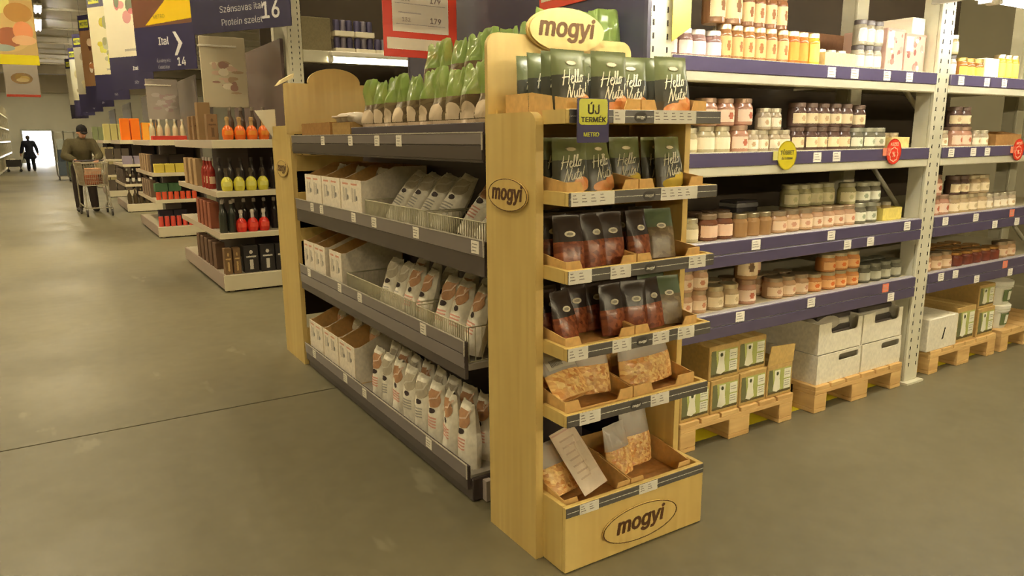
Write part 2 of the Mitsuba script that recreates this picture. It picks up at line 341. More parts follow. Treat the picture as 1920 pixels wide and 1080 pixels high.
DBROWN = (.050, .118, (100, 58, 36), (230, 196, 168), None, (128, 108, 84))
TANB = (.042, .108, (152, 116, 74), None, None, (170, 156, 124))
BEIGEW = (.050, .104, (176, 140, 104), (230, 204, 172), (200, 150, 120), (176, 156, 128))
ROSE = (.044, .104, (186, 148, 116), (232, 210, 182), (190, 130, 96), (190, 166, 136))
OLIVE = (.046, .112, (150, 144, 104), (220, 212, 176), (190, 186, 140), (186, 182, 156))
LOWO = (.050, .092, (190, 128, 72), (226, 176, 120), (206, 110, 50), (200, 186, 152))
LOWG = (.048, .100, (84, 82, 66), (176, 174, 154), None, (150, 150, 134))
TALLS = (.055, .150, (150, 112, 72), (226, 204, 168), (110, 84, 60), (190, 176, 146))
AMBER = (.042, .110, (150, 96, 30), (240, 214, 96), None, (206, 180, 110))
LOWR = (.054, .085, (104, 48, 34), None, None, (196, 146, 84))
DARKJ = (.044, .112, (44, 36, 34), None, None, (120, 110, 104))
SHELFN = ['top shelf', 'second shelf', 'third shelf', 'fourth shelf']
BAYN = ['right rack left bay', 'right rack right bay']
def jars(kind, x0, x1, n, z, desc, where, y=2.30, level='', zoff=0., cat='jar', jitter=.004, rows=1):
    for rr in range(rows):
        for i in range(n):
            x = x0 if n == 1 else x0 + (x1 - x0) * i / (n - 1)
            lev = (level + ', ' if level else '') + ('' if rr == 0 else 'row behind, ')
            k = number('jar')
            o = f'{ORD[i]} {desc} jar from left, ' if n > 1 else f'{desc} jar, '
            lab(k, o + lev + where, cat, f'{desc} jars, {lev}{where}' if n > 1 else None)
            at = TR(x + RNG.uniform(-jitter, jitter), y + rr * kind[0] * 2.05 + RNG.uniform(-jitter, jitter) + .02, z + zoff, RNG.uniform(-22, 12))
            for nm, sh in jar_shapes(kind): put(nm, sh, k, at)
def W(l, b): return SHELFN[l] + ', ' + BAYN[b]
ZL = [z + .0005 for z in LEVELS]
# top shelf, left bay
jars(PINKW, 2.225, 2.48, 4, ZL[0], 'white-labelled', W(0, 0))
jars(BEIGE, 2.555, 2.93, 6, ZL[0], 'beige', W(0, 0), level='lower row')
jars(ORNG, 3.005, 3.08, 2, ZL[0], 'orange', W(0, 0))
jars(YELW, 3.155, 3.155, 1, ZL[0], 'yellow', W(0, 0))
jars(BIGB, 2.50, 2.605, 2, ZL[0] + .1505, 'big brown-lidded', W(0, 0), level='upper row', jitter=.001, y=2.315)
jars(BROWNB, 2.70, 2.925, 4, ZL[0] + .1505, 'slim beige', W(0, 0), level='upper row', jitter=.001, y=2.312)
jars(WHT, 3.53, 3.67, 3, ZL[0], 'black-lidded white', W(0, 0), level='lower row')
jars(WHT, 3.53, 3.67, 3, ZL[0] + .1205, 'black-lidded white', W(0, 0), level='upper row', jitter=.001)
# second shelf, left bay
jars(CLEAR, 2.29, 2.365, 2, ZL[1], 'small clear', W(1, 0), level='lower row')
jars(CLEARB, 2.455, 2.555, 2, ZL[1], 'wide pale-labelled', W(1, 0), level='lower row', rows=2)
jars(PINKB, 2.665, 2.665, 1, ZL[1], 'pinkish-brown', W(1, 0), level='lower row')
jars(SMALLW, 2.765, 2.99, 4, ZL[1], 'small white-labelled', W(1, 0), level='lower row')
jars(DARKB, 3.08, 3.45, 5, ZL[1], 'dark beige-labelled', W(1, 0), level='lower row', rows=2)
jars(GREENW, 3.555, 3.755, 3, ZL[1], 'greenish white', W(1, 0), level='lower row')
jars(PINKB, 2.46, 2.57, 2, ZL[1] + .1155, 'brown round-motif', W(1, 0), level='upper row', jitter=.001)
jars(PINKB, 2.69, 2.69, 1, ZL[1] + .1185, 'tan round-motif', W(1, 0), level='upper row', jitter=.001, y=2.302)
jars(SMALLW, 2.84, 2.915, 2, ZL[1] + .0985, 'small white-labelled', W(1, 0), level='upper row', jitter=.001)
jars(DARKB, 3.08, 3.265, 3, ZL[1] + .1125, 'dark beige-labelled', W(1, 0), level='upper row', jitter=.001)
jars(DARKB, 3.3575, 3.45, 2, ZL[1] + .1125, 'dark-bodied cream-labelled', W(1, 0), level='upper row', jitter=.001)
jars(DARKB, 3.56, 3.56, 1, ZL[1] + .1085, 'lone black-lidded', W(1, 0), level='upper row', jitter=.001)
jars(DARKJ, 4.0, 4.1, 1, ZL[1] + .0, 'plain black', W(1, 0), y=2.62)
# third shelf, left bay
jars(CLEAR, 2.29, 2.40, 2, ZL[2], 'small pale', W(2, 0), level='front row')
jars(DBROWN, 2.50, 2.605, 2, ZL[2], 'dark brown', W(2, 0), level='front row')
jars(TANB, 2.70, 2.875, 3, ZL[2], 'unlabelled tan', W(2, 0), level='front row', y=2.295)
jars(BEIGEW, 2.975, 3.18, 3, ZL[2], 'wide beige', W(2, 0), level='front row')
jars(ROSE, 3.275, 3.545, 4, ZL[2], 'rosy-labelled', W(2, 0), level='front row')
jars(GREENW, 3.64, 3.735, 2, ZL[2], 'greenish white', W(2, 0), level='front row')
jars(ROSE, 3.275, 3.545, 4, ZL[2], 'rosy-labelled', W(2, 0), level='second row', y=2.395)
jars(OLIVE, 3.18, 3.475, 4, ZL[2] + .1045, 'olive', W(2, 0), level='upper row', jitter=.001, y=2.385)
jars(ROSE, 3.18, 3.18, 1, ZL[2], 'rosy-labelled', 'supporting the first olive jar, ' + W(2, 0), y=2.395)
jars(OLIVE, 3.56, 3.56, 1, ZL[2] + .1045, 'lone olive', W(2, 0), level='upper row', jitter=.001, y=2.32)
jars(GREENW, 3.655, 3.75, 2, ZL[2] + .1085, 'greenish white', W(2, 0), level='upper row', jitter=.001)
jars(DARKB, 2.47, 2.76, 4, ZL[2], 'dark-lidded', W(2, 0), level='rear row', y=2.44)
# fourth shelf, left bay
jars(ROSE, 2.37, 2.465, 2, ZL[3], 'pale stacked', W(3, 0), level='lower row')
jars(ROSE, 2.37, 2.465, 2, ZL[3] + .1045, 'pale stacked', W(3, 0), level='upper row', jitter=.001)
jars(TANL, 2.57, 2.67, 2, ZL[3], 'tan-labelled', W(3, 0), rows=2)
jars(PINKB, 2.785, 2.785, 1, ZL[3], 'brown oval-motif', W(3, 0), level='lower row')
jars(TALLS, 2.79, 2.79, 1, ZL[3] + .1185, 'tall shield-labelled', W(3, 0), level='upper row', jitter=.001, y=2.305)
jars(DBROWN, 2.935, 2.935, 1, ZL[3] + .1185, 'short brown', W(3, 0), level='upper row', jitter=.001, y=2.40)
jars(PINKB, 2.895, 2.895, 1, ZL[3], 'brown', W(3, 0), level='lower row', y=2.40)
jars(BEIGEW, 2.99, 3.19, 3, ZL[3], 'beige band-labelled', W(3, 0), rows=2)
jars(LOWO, 3.30, 3.61, 4, ZL[3], 'squat orange', W(3, 0), level='lower row')
jars(LOWO, 3.40, 3.61, 3, ZL[3] + .0925, 'squat orange', W(3, 0), level='upper row', jitter=.001)
jars(LOWG, 3.72, 4.02, 4, ZL[3], 'squat grey-green', W(3, 0), level='front row')
jars(LOWG, 3.72, 4.02, 4, ZL[3], 'squat grey-green', W(3, 0), level='second row', y=2.40)
jars(BEIGEW, 2.60, 2.82, 3, ZL[3], 'beige', W(3, 0), level='rear row', y=2.44)
# right bay
jars(WHT, 4.30, 4.40, 2, ZL[0] - .004, 'pale', W(0, 1), level='lower row')
jars(CLEAR, 4.31, 4.39, 2, ZL[0] + .1165, 'cloudy', W(0, 1), level='upper row', jitter=.001, y=2.298)
jars(AMBER, 4.50, 4.68, 3, ZL[0] - .004, 'amber honey', W(0, 1))
jars(YELW, 4.96, 5.12, 3, ZL[0] - .004, 'yellow', W(0, 1))
jars(SMALLW, 4.32, 4.395, 2, ZL[1] - .004, 'small white', W(1, 1), level='lower row')
jars(PINKB, 4.50, 4.61, 2, ZL[1] - .004, 'wide beige', W(1, 1), level='lower row')
jars(DARKB, 4.505, 4.60, 2, ZL[1] + .1145, 'dark-lidded cream', W(1, 1), level='upper row', jitter=.001)
jars(SMALLW, 4.76, 4.84, 2, ZL[1] - .004, 'white-labelled', W(1, 1), level='short row')
jars(PINKB, 4.34, 4.45, 2, ZL[2] - .004, 'pinkish', W(2, 1), level='lower row')
jars(TANL, 4.57, 4.89, 4, ZL[2] - .004, 'yellow-beige', W(2, 1), level='lower row')
jars(SMALLW, 5.0, 5.3, 4, ZL[2] - .004, 'small white', W(2, 1), level='lower row')
jars(PINKB, 4.35, 4.35, 1, ZL[2] + .1145, 'pinkish', W(2, 1), level='upper row', jitter=.001)
jars(DARKB, 4.57, 4.67, 2, ZL[2] + .1065, 'dark brown', W(2, 1), level='upper row', jitter=.001)
jars(TANL, 4.785, 4.895, 2, ZL[2] + .1065, 'yellow-beige', W(2, 1), level='upper row', jitter=.001)
jars(BEIGEW, 4.33, 4.55, 3, ZL[3] - .004, 'pink-labelled', W(3, 1))
jars(LOWR, 4.68, 5.12, 5, ZL[3] - .004, 'squat dark red', W(3, 1), level='front row')
jars(LOWR, 4.68, 5.12, 5, ZL[3] - .004, 'squat dark red', W(3, 1), level='second row', y=2.415)
jars(LOWR, 4.68, 5.12, 5, ZL[3] - .004, 'squat dark red', W(3, 1), level='third row', y=2.53)
jars(BEIGEW, 5.24, 5.35, 2, ZL[3] - .004, 'pale-banded', W(3, 1))

# boxes and trays standing among the jars
def tray(w, d, h, col, inside, notch=0., t=.004, lip=.5):
    """An open carton with a cut-out front: base, back, side x2, front; origin at the middle of the front bottom edge, d towards +y."""
    P = []
    P.append(('base', M().box(-w / 2, w / 2, 0, d, 0, t, inside).ply('card')))
    P.append(('back', M().box(-w / 2, w / 2, d - t, d, t, h, col).ply('card')))
    for s in (-1, 1):
        poly = Polygon([(0, t), (d - t, t), (d - t, h), (d * .55, h), (t + .01, h * lip), (0, h * lip)])
        f = np.array([[0, 0, 1, s * w / 2 - (t if s > 0 else 0)], [1, 0, 0, 0], [0, 1, 0, 0], [0, 0, 0, 1.]])
        P.append(('side', M().prism(poly, t, f, col).ply('card')))
    hf = h * lip
    pts = [(-w / 2 + t, t), (w / 2 - t, t), (w / 2 - t, hf)]
    if notch: pts += [(w * .5 * notch, hf), (w * .5 * notch - .012, hf * .45), (-w * .5 * notch + .012, hf * .45), (-w * .5 * notch, hf)]
    pts += [(-w / 2 + t, hf)]
    P.append(('front', M().prism(Polygon(pts), t, FY(0, t, 0), col).ply('card')))
    return P
KRAFT, KRAFTD, TAN = (200, 160, 104), (150, 108, 62), (206, 190, 140)
thing('display_tray', 'low tan card tray of small jars on the top shelf before the white jars', 'tray', tray(.24, .20, .075, (226, 204, 150), (200, 170, 120), lip=.95), TR(3.345, 2.29, ZL[0]))
jars((.030, .085, (200, 180, 130), None, None, (236, 230, 214)), 3.265, 3.425, 3, ZL[0] + .0045, 'silver-lidded', 'in the tan tray on the top shelf', y=2.33, jitter=.001)
thing('display_tray', 'small yellow card tray of lidded jars beside the middle upright on the third shelf', 'tray', tray(.18, .18, .07, (214, 196, 104), (190, 170, 90), lip=.97), TR(3.92, 2.29, ZL[2]))
jars((.034, .090, (170, 150, 100), None, None, (226, 220, 200)), 3.87, 3.965, 2, ZL[2] + .0045, 'silver-lidded', 'in the yellow tray on the third shelf', y=2.345, jitter=.001)
thing('display_tray', 'small tan card tray on the second shelf behind the red disc', 'tray', tray(.17, .18, .06, (218, 196, 132), (190, 166, 110), lip=.97), TR(3.93, 2.29, ZL[1]))
jars((.034, .078, (190, 166, 120), None, None, (226, 210, 176)), 3.885, 3.975, 2, ZL[1] + .0045, 'pale-lidded', 'in the tan tray on the second shelf', y=2.345, jitter=.001)
thing('display_tray', 'shallow brown card tray on the second shelf at the right edge of the picture', 'tray', tray(.32, .2, .09, (150, 112, 66), (120, 88, 50), lip=.8), TR(5.12, 2.29, ZL[1] - .004))
def carton(w, d, h, col, c=.003): return M().box(-w / 2, w / 2, 0, d, 0, h, col, c)
def printed_box(w, d, h):
    m = carton(w, d, h, (206, 172, 160))
    pr_ = M()
    r = np.random.default_rng(int(w * 1000))
    for j in range(16):
        x, z, a = r.uniform(-w * .36, w * .36), r.uniform(h * .08, h * .92), r.uniform(.006, .02)
        pr_.prism(ellipse(x, z, a, a * r.uniform(.6, 1.4), 9), .0006, FY(0, 0, 0), [(176, 120, 110), (250, 240, 236), (140, 88, 80), (206, 150, 140)][j % 4])
    pr_.box(-w * .45, -w * .12, -.0008, 0, h * .55, h * .92, (250, 242, 238))
    return [('box', m.ply('paper')), ('print', pr_.ply('paper')), ('edge_tape', M().box(-w / 2, w / 2, -.0012, -.0002, h - .012, h - .002, (216, 150, 140)).ply('paper'))]
thing('printed_box', 'tall pink printed box on the top shelf beside the black-lidded white jars', 'box', printed_box(.155, .25, .215), TR(3.80, 2.29, ZL[0]))
thing('printed_box', 'wider pink printed box on the top shelf next to the middle upright', 'box', printed_box(.19, .25, .20), TR(3.985, 2.29, ZL[0]))
single('white_box', carton(.12, .2, .085, (240, 234, 214)).ply('paper'), 'small white box lying on top of the wider pink printed box', 'box', TR(4.015, 2.30, ZL[0] + .2002))
single('white_box', carton(.16, .2, .12, (236, 226, 210)).ply('paper'), 'white box between the honey jars and the yellow jars', 'box', TR(4.81, 2.29, ZL[0] - .004))
single('card_box', carton(.5, .35, .24, (110, 78, 56)).ply('card'), 'brown box in the shade at the back of the top shelf', 'box', TR(3.80, 2.72, ZL[0]))
m = carton(.16, .12, .13, (58, 54, 58)); 
thing('blister_pack', 'black pack with a silver lid standing at the back of the third shelf', 'pack', [('pack', m.ply('plastic')), ('lid', M().box(-.082, .082, -.004, .122, .095, .118, (206, 204, 204), .004).ply('metal'))], TR(3.08, 2.58, ZL[2]))
single('yellow_flag', M().prism(Polygon([(0, 0), (.10, .06), (.10, .40), (0, .40)]), .003, FY(2.135, YF - .02, 1.79), (186, 176, 84)).ply('plastic'), 'yellow plastic flag hanging beside the left upright of the right rack', 'flag')
m = M().bar((2.9, 2.9, 1.80), (3.25, 2.75, 2.2), .012, (96, 84, 64)).box(2.86, 2.94, 2.86, 2.94, ZL[0], 1.80, (96, 84, 64))
single('brace_rod', m.ply('plastic'), 'slanting dark rod at the back of the top shelf', 'rod')

# ------------------------------------------------------------------ pallets and floor stock
YEL = (206, 190, 40)
struct('marking_line', M().box(2.25, 6.3, 2.30, 2.40, 0, .0012, YEL).ply('paper'), 'yellow floor line running under the pallets')
PALLET = []
def pallet_parts():
    if PALLET: return PALLET
    w, d = .79, 1.0
    for i, (a, b) in enumerate(((0, .10), (.3225, .4675), (.69, .79))):
        PALLET.append(('skid', M().box(a, b, 0, d, 0, .022, (0, 0, 0), .002).ply('pallet_wood')))
        for y in (0, .43, .86): PALLET.append(('block', M().box(a, b, y, y + .14, .022, .100, (0, 0, 0), .003).ply('pallet_wood')))
    for y in (0, .43, .86): PALLET.append(('stringer_board', M().box(0, w, y, y + .14, .100, .122, (0, 0, 0), .002).ply('pallet_wood')))
    for j in range(6): PALLET.append(('top_board', M().box(j * .134, j * .134 + .12, 0, d, .122, .144, (0, 0, 0), .002).ply('pallet_wood')))
    return PALLET
for x, y, t in ((2.302, 2.232, 'wooden pallet under the green-labelled cartons next to the nut stand'), (3.25, 2.215, 'wooden pallet under the white trays left of the middle upright'),
                (4.376, 2.235, 'wooden pallet under the cartons right of the middle upright'), (5.235, 2.232, 'wooden pallet under the white buckets')):
    thing('pallet', t, 'pallet', pallet_parts(), TR(x, y, .0015))
ZP = .1465
def green_print(w, h):
    """A carton's printed front: dark green ground, pale pouch, white panels."""
    f = FY(0, 0, 0)
    m = M().prism(sbox(-w * .44, h * .10, w * .44, h * .86), .0008, f, (164, 170, 98)).prism(Polygon([(-w * .44, h * .10), (-w * .22, h * .10), (-w * .30, h * .86), (-w * .44, h * .86)]), .0012, f, (104, 106, 72))
    m.prism(sbox(-w * .44, h * .10, w * .44, h * .17), .0013, f, (84, 74, 44))
    m.prism(Polygon([(-w * .27, h * .2), (-w * .12, h * .14), (w * .03, h * .22), (-w * .02, h * .55), (0, h * .82), (-w * .22, h * .82), (-w * .20, h * .55)]), .0018, f, (232, 230, 208))
    m.prism(ellipse(-w * .11, h * .72, w * .045, h * .06, 12), .0024, f, (66, 70, 46))
    m.prism(sbox(w * .16, h * .52, w * .42, h * .82), .0018, f, (226, 226, 206)).prism(sbox(w * .16, h * .18, w * .42, h * .48), .0018, f, (226, 226, 206))
    for z in (.28, .35, .42, .62, .69): m.prism(sbox(w * .19, h * z, w * .38, h * (z + .02)), .0022, f, (150, 150, 130))
    return m.ply('paper')
def stock_carton(x, y, z, w, h, d, label, flap=False):
    P = [('carton', M().box(-w / 2, w / 2, 0, d, 0, h, (178, 148, 92), .004).ply('card')), ('printed_panel', green_print(w, h)), ('tape', M().box(-.02, .02, .0, d, h - .0005, h + .0008, (200, 176, 120)).ply('plastic'))]
    if flap: P.append(('flap', M().prism(Polygon([(-w / 2, 0), (w / 2, 0), (w / 2 + .008, .09), (-w / 2 + .02, .10)]), .004, FY(0, .004, h), (186, 156, 96)).ply('card')))
    return thing('stock_carton', label, 'carton', P, TR(x, y, z))
CW, CH = .192, .165
for i in range(4):
    x = 2.302 + .0988 + i * .1975
    stock_carton(x, 2.245, ZP, CW, CH, .36, f'{ORD[i]} green-labelled carton from the nut stand, lower row' + (', with its flap open' if i == 3 else ''), i == 3)
for i in range(2):
    x = 2.302 + .0988 + (i + 1) * .1975 - .01 * (1 - i)
    stock_carton(x, 2.25 + .012 * i, ZP + CH + .001, CW + .008, CH - .002, .40, ['green-labelled carton on the upper row nearer the nut stand', 'green-labelled carton on the upper row behind the open flap'][i])
WC = (226, 220, 200)
def white_tray(w, d, h, cut=False):
    P = [('base', M().box(-w / 2, w / 2, 0, d, 0, .005, WC).ply('card')), ('back', M().box(-w / 2, w / 2, d - .005, d, .005, h, WC).ply('card'))]
    for s in (-1, 1):
        f = np.array([[0, 0, 1, s * w / 2 - (.005 if s > 0 else 0)], [1, 0, 0, 0], [0, 1, 0, 0], [0, 0, 0, 1.]])
        P.append(('side', M().prism(Polygon([(0, .005), (d - .005, .005), (d - .005, h), (0, h)]), .005, f, WC).ply('card')))
    fr = sbox(-w / 2 + .005, .005, w / 2 - .005, h).difference(rounded(w * .46, h * .22, .012, -w * .02, h * .68) if not cut else rounded(w * .62, h * .8, .02, -w * .22, h * .62))
    P.append(('front', M().prism(fr, .005, FY(0, .005, 0), WC).ply('card')))
    return P
WTL = ['white slotted tray, lower left of the four on the pallet', 'white slotted tray, lower right of the four, beside the upright', 'white slotted tray, upper left of the four, with a torn front', 'white slotted tray, upper right of the four, beside the upright']
for i, (x, z, h) in enumerate(((3.465, 0, .155), (3.855, 0, .155), (3.475, .1555, .165), (3.862, .1555, .165))):
    thing('white_tray', WTL[i], 'tray', white_tray(.375, .52, h, i > 1), TR(x, 2.235 + .012 * (i > 1), ZP + z))
    for q in range(6 if i > 1 else 2):
        single('flat_pack', M().box(-.15, .15, -.17, .17, 0, .03, [(60, 54, 52), (196, 192, 180), (112, 104, 100), (70, 64, 62), (206, 200, 186), (58, 52, 50)][q], .006).ply('foil'),
               f'{["dark bottom", "pale", "grey", "dark upper", "pale upper", "dark topmost"][q]} flat pack lying in the {["lower left", "lower right", "upper left", "upper right"][i]} white tray', 'pack', TR(x - .012 + .008 * ((q * 3) % 4), 2.44 + .006 * q, ZP + z + .0055 + .0305 * q, RNG.uniform(-3, 3)))
single('wrap_film', M().soft(trimesh.creation.icosphere(3, 1.).apply_transform(np.diag([.12, .07, .045, 1.])), (176, 168, 150), 180).ply('foil'), 'crumpled grey wrap bulging from the upper left white tray', 'wrap', TR(3.43, 2.335, ZP + .300))
# right bay floor stock
thing('white_carton', 'low white carton with a dark slit on the pallet right of the middle upright', 'carton', [('box', M().box(-.165, .165, 0, .5, 0, .20, WC, .004).ply('card')), ('slit', M().prism(Polygon([(-.01, .06), (.006, .06), (.026, .13), (.014, .13)]), .001, FY(0, 0, 0), DARK).ply('paper'))], TR(4.50, 2.24, ZP))
stock_carton(4.782, 2.25, ZP, .22, .225, .5, 'green-labelled carton next to the low white carton')
stock_carton(5.035, 2.25, ZP, .21, .185, .5, 'green-labelled carton under the long brown carton')
stock_carton(5.03, 2.26, ZP + .1868, .20, .15, .6, 'long brown carton with a green label on top of another carton')
def bucket(label, z):
    body = M().lathe([(0, 0), (.085, 0), (.09, .01), (.101, .12), (.103, .136)], (222, 220, 204), 24)
    lid = M().lathe([(.103, .134), (.111, .136), (.111, .156), (.106, .161), (0, .161)], (232, 230, 216), 24)
    l = M().lathe([(.0960, .025), (.1030, .105)], (96, 110, 70), 10, a0=-2.1, a1=-1.15).lathe([(.0975, .035), (.1035, .095)], (230, 230, 214), 6, a0=-1.75, a1=-1.4)
    rim = M().lathe([(.102, .116), (.109, .118), (.109, .125), (.1025, .127)], (212, 210, 196), 24)
    thing('bucket', label, 'bucket', [('body', body.ply('plastic')), ('lid', lid.ply('plastic')), ('rim', rim.ply('plastic')), ('label', l.ply('paper'))], TR(5.335, 2.36, z))
bucket('white lidded bucket standing on the pallet at the right edge', ZP); bucket('white lidded bucket stacked on another bucket', ZP + .1615)

# ------------------------------------------------------------------ pouches
def pouch(w, h, t, zones, seed=0, top=.86, nu=12, nv=18, wob=.003, tp=.62, gusset=.9, neck=0., ruffle=0., lump=0.):
    """A filled bag, front towards -y, standing on z = 0. zones: [(v from, v to, colour, bsdf)]. Returns one mesh per bsdf, and the front surface."""
    us = np.linspace(-1, 1, nu + 1)
    rng = np.random.default_rng(seed)
    ph = rng.uniform(0, 20, 3)
    lim = zones[0][1]
    def prof(v):
        v = np.asarray(v, float)
        p = np.where(v < .25, gusset + (1 - gusset) * v / .25, 1.0)
        return p * np.clip((top - v) / max(top - .42, .05), 0, 1) ** tp if top < 1 else p
    def front(u, v):
        b = np.clip(1 - np.abs(u) ** 2.6, 0, 1) ** .62
        wv = wob * (1 + 1.6 * np.clip(v - .5, 0, 1) * (ruffle > 0)) * (meshkit.noise(np.stack([u * 2.2 + ph[0], v * 3.5 + ph[1], u * 0 + ph[2]], -1)) - .5) * 2
        if lump:   # the pieces pressing against the bag
            wv = wv - lump * (np.abs(meshkit.noise(np.stack([u * w * 45 + ph[0], v * h * 90 + ph[1], u * 0], -1)) - .5) * 2) * np.clip((1 - np.abs(u)) * 6, 0, 1) * np.clip((lim - v) * 12, 0, 1)
        lean = 0
        return -(t / 2) * b * prof(v) + wv * (1 - np.abs(u) ** 4) + lean
    def side(u, v):
        ww = w * (1 - .05 * np.clip((v - .5) * 2, 0, 1) * (top < 1)) * (1 + .012 * np.sin(7 * v + ph[1]))
        return u * ww / 2 * (1 - neck * np.clip((v - .58) / .42, 0, 1) ** 1.4)
    out = {}
    for a, b, col, bs in zones:
        n = max(2, int(round(nv * (b - a))))
        vs = np.linspace(a, b, n + 1)
        U, V = np.meshgrid(us, vs)
        X, Z = side(U, V), V * h + ruffle * h * np.clip((V - .7) / .3, 0, 1) * (meshkit.noise(np.stack([U * 2.6 + ph[1], U * 0 + ph[2], U * 0], -1)) - .55)
        Y = front(U, V)
        Yb = (t / 2) * np.clip(1 - np.abs(U) ** 2.6, 0, 1) ** .62 * prof(V) + wob * (meshkit.noise(np.stack([U * 2 + 9, V * 3 + 5, U * 0 + ph[0]], -1)) - .5) * (1 - U ** 4)
        Yb = np.maximum(Yb, Y + .0008)
        c = nu + 1
        q = [[i * c + j, i * c + j + 1, (i + 1) * c + j + 1, (i + 1) * c + j] for i in range(n) for j in range(nu)]
        mm = out.setdefault(bs, M())
        F = np.stack([X, Y, Z], -1).reshape(-1, 3); B = np.stack([X, Yb, Z], -1).reshape(-1, 3)
        if a == 0:   # close the bottom
            mid = np.vstack([F[:c], B[:c]])
            mm.add(mid, [[j + 1, j, c + j, c + j + 1] for j in range(nu)], col)
        mm.add(np.vstack([F, B]), q + [[k + n * c + c for k in r[::-1]] for r in q] + [[i * c, (i + 1) * c, (i + 1) * c + n * c + c, i * c + n * c + c] for i in range(n)] + [[i * c + nu, i * c + nu + n * c + c, (i + 1) * c + nu + n * c + c, (i + 1) * c + nu] for i in range(n)], col)
    f = lambda x, z: front(np.clip(np.asarray(x) / (w / 2), -.98, .98), np.asarray(z) / h)
    return out, f
def lay(mesh, f, off=.0012):
    """Lays a drawing made in xy onto the front of a pouch."""
    vv, ff = trimesh.remesh.subdivide_to_size(mesh.vertices, mesh.faces, .014, max_iter=8)
    mesh = trimesh.Trimesh(vv, ff, process=False); v = np.array(mesh.vertices)
    z = np.stack([v[:, 0], f(v[:, 0], v[:, 1]) - off - v[:, 2], v[:, 1]], 1)
    return trimesh.Trimesh(z, mesh.faces, process=False)
def ext(poly, h=.0006):
    return trimesh.util.concatenate([trimesh.creation.extrude_polygon(g, h, engine='earcut') for g in getattr(poly, 'geoms', [poly])])
# brush script strokes for the pouch fronts: polylines per letter on a 1-high grid
GL = {'H': ([[(.05, .0), (.18, 1.0)], [(.5, 0), (.66, 1.0)], [(0, .5), (.3, .52), (.62, .5)]], .72), 'e': ([[(.0, .28), (.22, .36), (.26, .5), (.12, .54), (.02, .3), (.08, .05), (.22, .03), (.36, .18)]], .34),
      'l': ([[(0, .15), (.16, .6), (.2, .95), (.1, .95), (.06, .5), (.08, .05), (.2, .03), (.3, .15)]], .26), 'o': ([[(.14, .52), (.02, .35), (.04, .06), (.2, .04), (.26, .3), (.16, .52), (.34, .46)]], .34),
      'N': ([[(0, -.05), (.16, .95), (.36, .02), (.56, 1.02)]], .62), 'u': ([[(0, .5), (.02, .1), (.14, .03), (.26, .3), (.3, .52), (.3, .08), (.42, .12)]], .42),
      't': ([[(.12, .85), (.04, .1), (.14, .03), (.26, .15)], [(-.02, .58), (.24, .6)]], .26), 's': ([[(0, .1), (.16, .56), (.22, .3), (.18, .06), (.04, .06), (.14, .1), (.3, .2)]], .30), '!': ([[(.1, .35), (.22, 1.0)], [(.05, .05), (.07, .1)]], .2)}
def script(word, h, wid=.085, slant=.22, x=0., y=0., rise=.0):
    ls, cx = [], 0.
    for ch in word:
        st, adv = GL[ch]
        for s in st: ls.append(LineString([((cx + a + slant * b) * h, b * h) for a, b in s]).buffer(wid * h / 2, quad_segs=2))
        cx += adv
    g = unary_union(ls).simplify(h * .012)
    from shapely import affinity
    return affinity.translate(affinity.skew(affinity.translate(g, -cx * h / 2 - slant * h / 2, 0), 0, math.degrees(math.atan(rise))), x, y)
HN = unary_union([script('Hello', .043, rise=.14, x=-.004, y=.094), script('Nuts!', .043, rise=.14, x=.002, y=.050)])
HV = []
def hello_variants():
    cols = [((206, 110, 60), 'nut_print'), ((212, 190, 80), 'paper')]
    for s in range(4):
        o, f = pouch(.142, .20, .062, [(0, .24, (62, 54, 40), 'foil'), (.24, .60, (58, 58, 48), 'foil'), (.60, 1., (98, 104, 66), 'foil')], seed=s, top=.93, wob=.004)
        P = [('body', o['foil'].ply('foil'))]
        lg = M().soft(lay(ext(ellipse(0, .158, .022, .0085, 20)), f), (226, 218, 188), 30).soft(lay(ext(ellipse(0, .158, .022, .0085, 20).difference(ellipse(0, .158, .019, .0065, 20)), .001), f), (120, 116, 84), 30)
        write(lg, 'mogyi', .0055, np.eye(4), (120, 110, 80), bold=True) if False else None
        P.append(('logo', lg.ply('paper')))
        P.append(('lettering', M().flat(lay(ext(HN), f, .0016), (232, 228, 206)).ply('paper')))
        pic = unary_union([ellipse(.030, .036, .034, .026, 18), ellipse(-.008, .020, .050, .022, 16)]).intersection(sbox(-.062, .004, .062, .064))
        P.append(('nut_picture', M().flat(lay(ext(pic), f), (206, 180, 70)).ply('nut_print' if s != 3 else 'paper')))
        HV.append(P)
    return HV
hello_variants()
def dark_pouch(seed, clear=False):
    if clear:
        o, f = pouch(.12, .175, .05, [(0, .62, (0, 0, 0), 'beans'), (.62, 1., (74, 88, 66), 'foil')], seed=seed, top=.92)
    else:
        o, f = pouch(.105, .175, .055, [(0, .50, (0, 0, 0), 'red_nuts'), (.50, 1., (44, 36, 34), 'foil')], seed=seed, top=.93)
    P = [('contents', o[list(o)[0]].ply(list(o)[0])), ('top', o['foil'].ply('foil'))]
    lg = M().soft(lay(ext(ellipse(0, .112, .019, .010, 20)), f), (232, 226, 206), 30).soft(lay(ext(ellipse(0, .112, .012, .005, 16), .001), f), (150, 144, 130), 30)
    P.append(('logo', lg.ply('paper')))
    return P
DV = [dark_pouch(s) for s in range(3)] + [dark_pouch(5, True)]
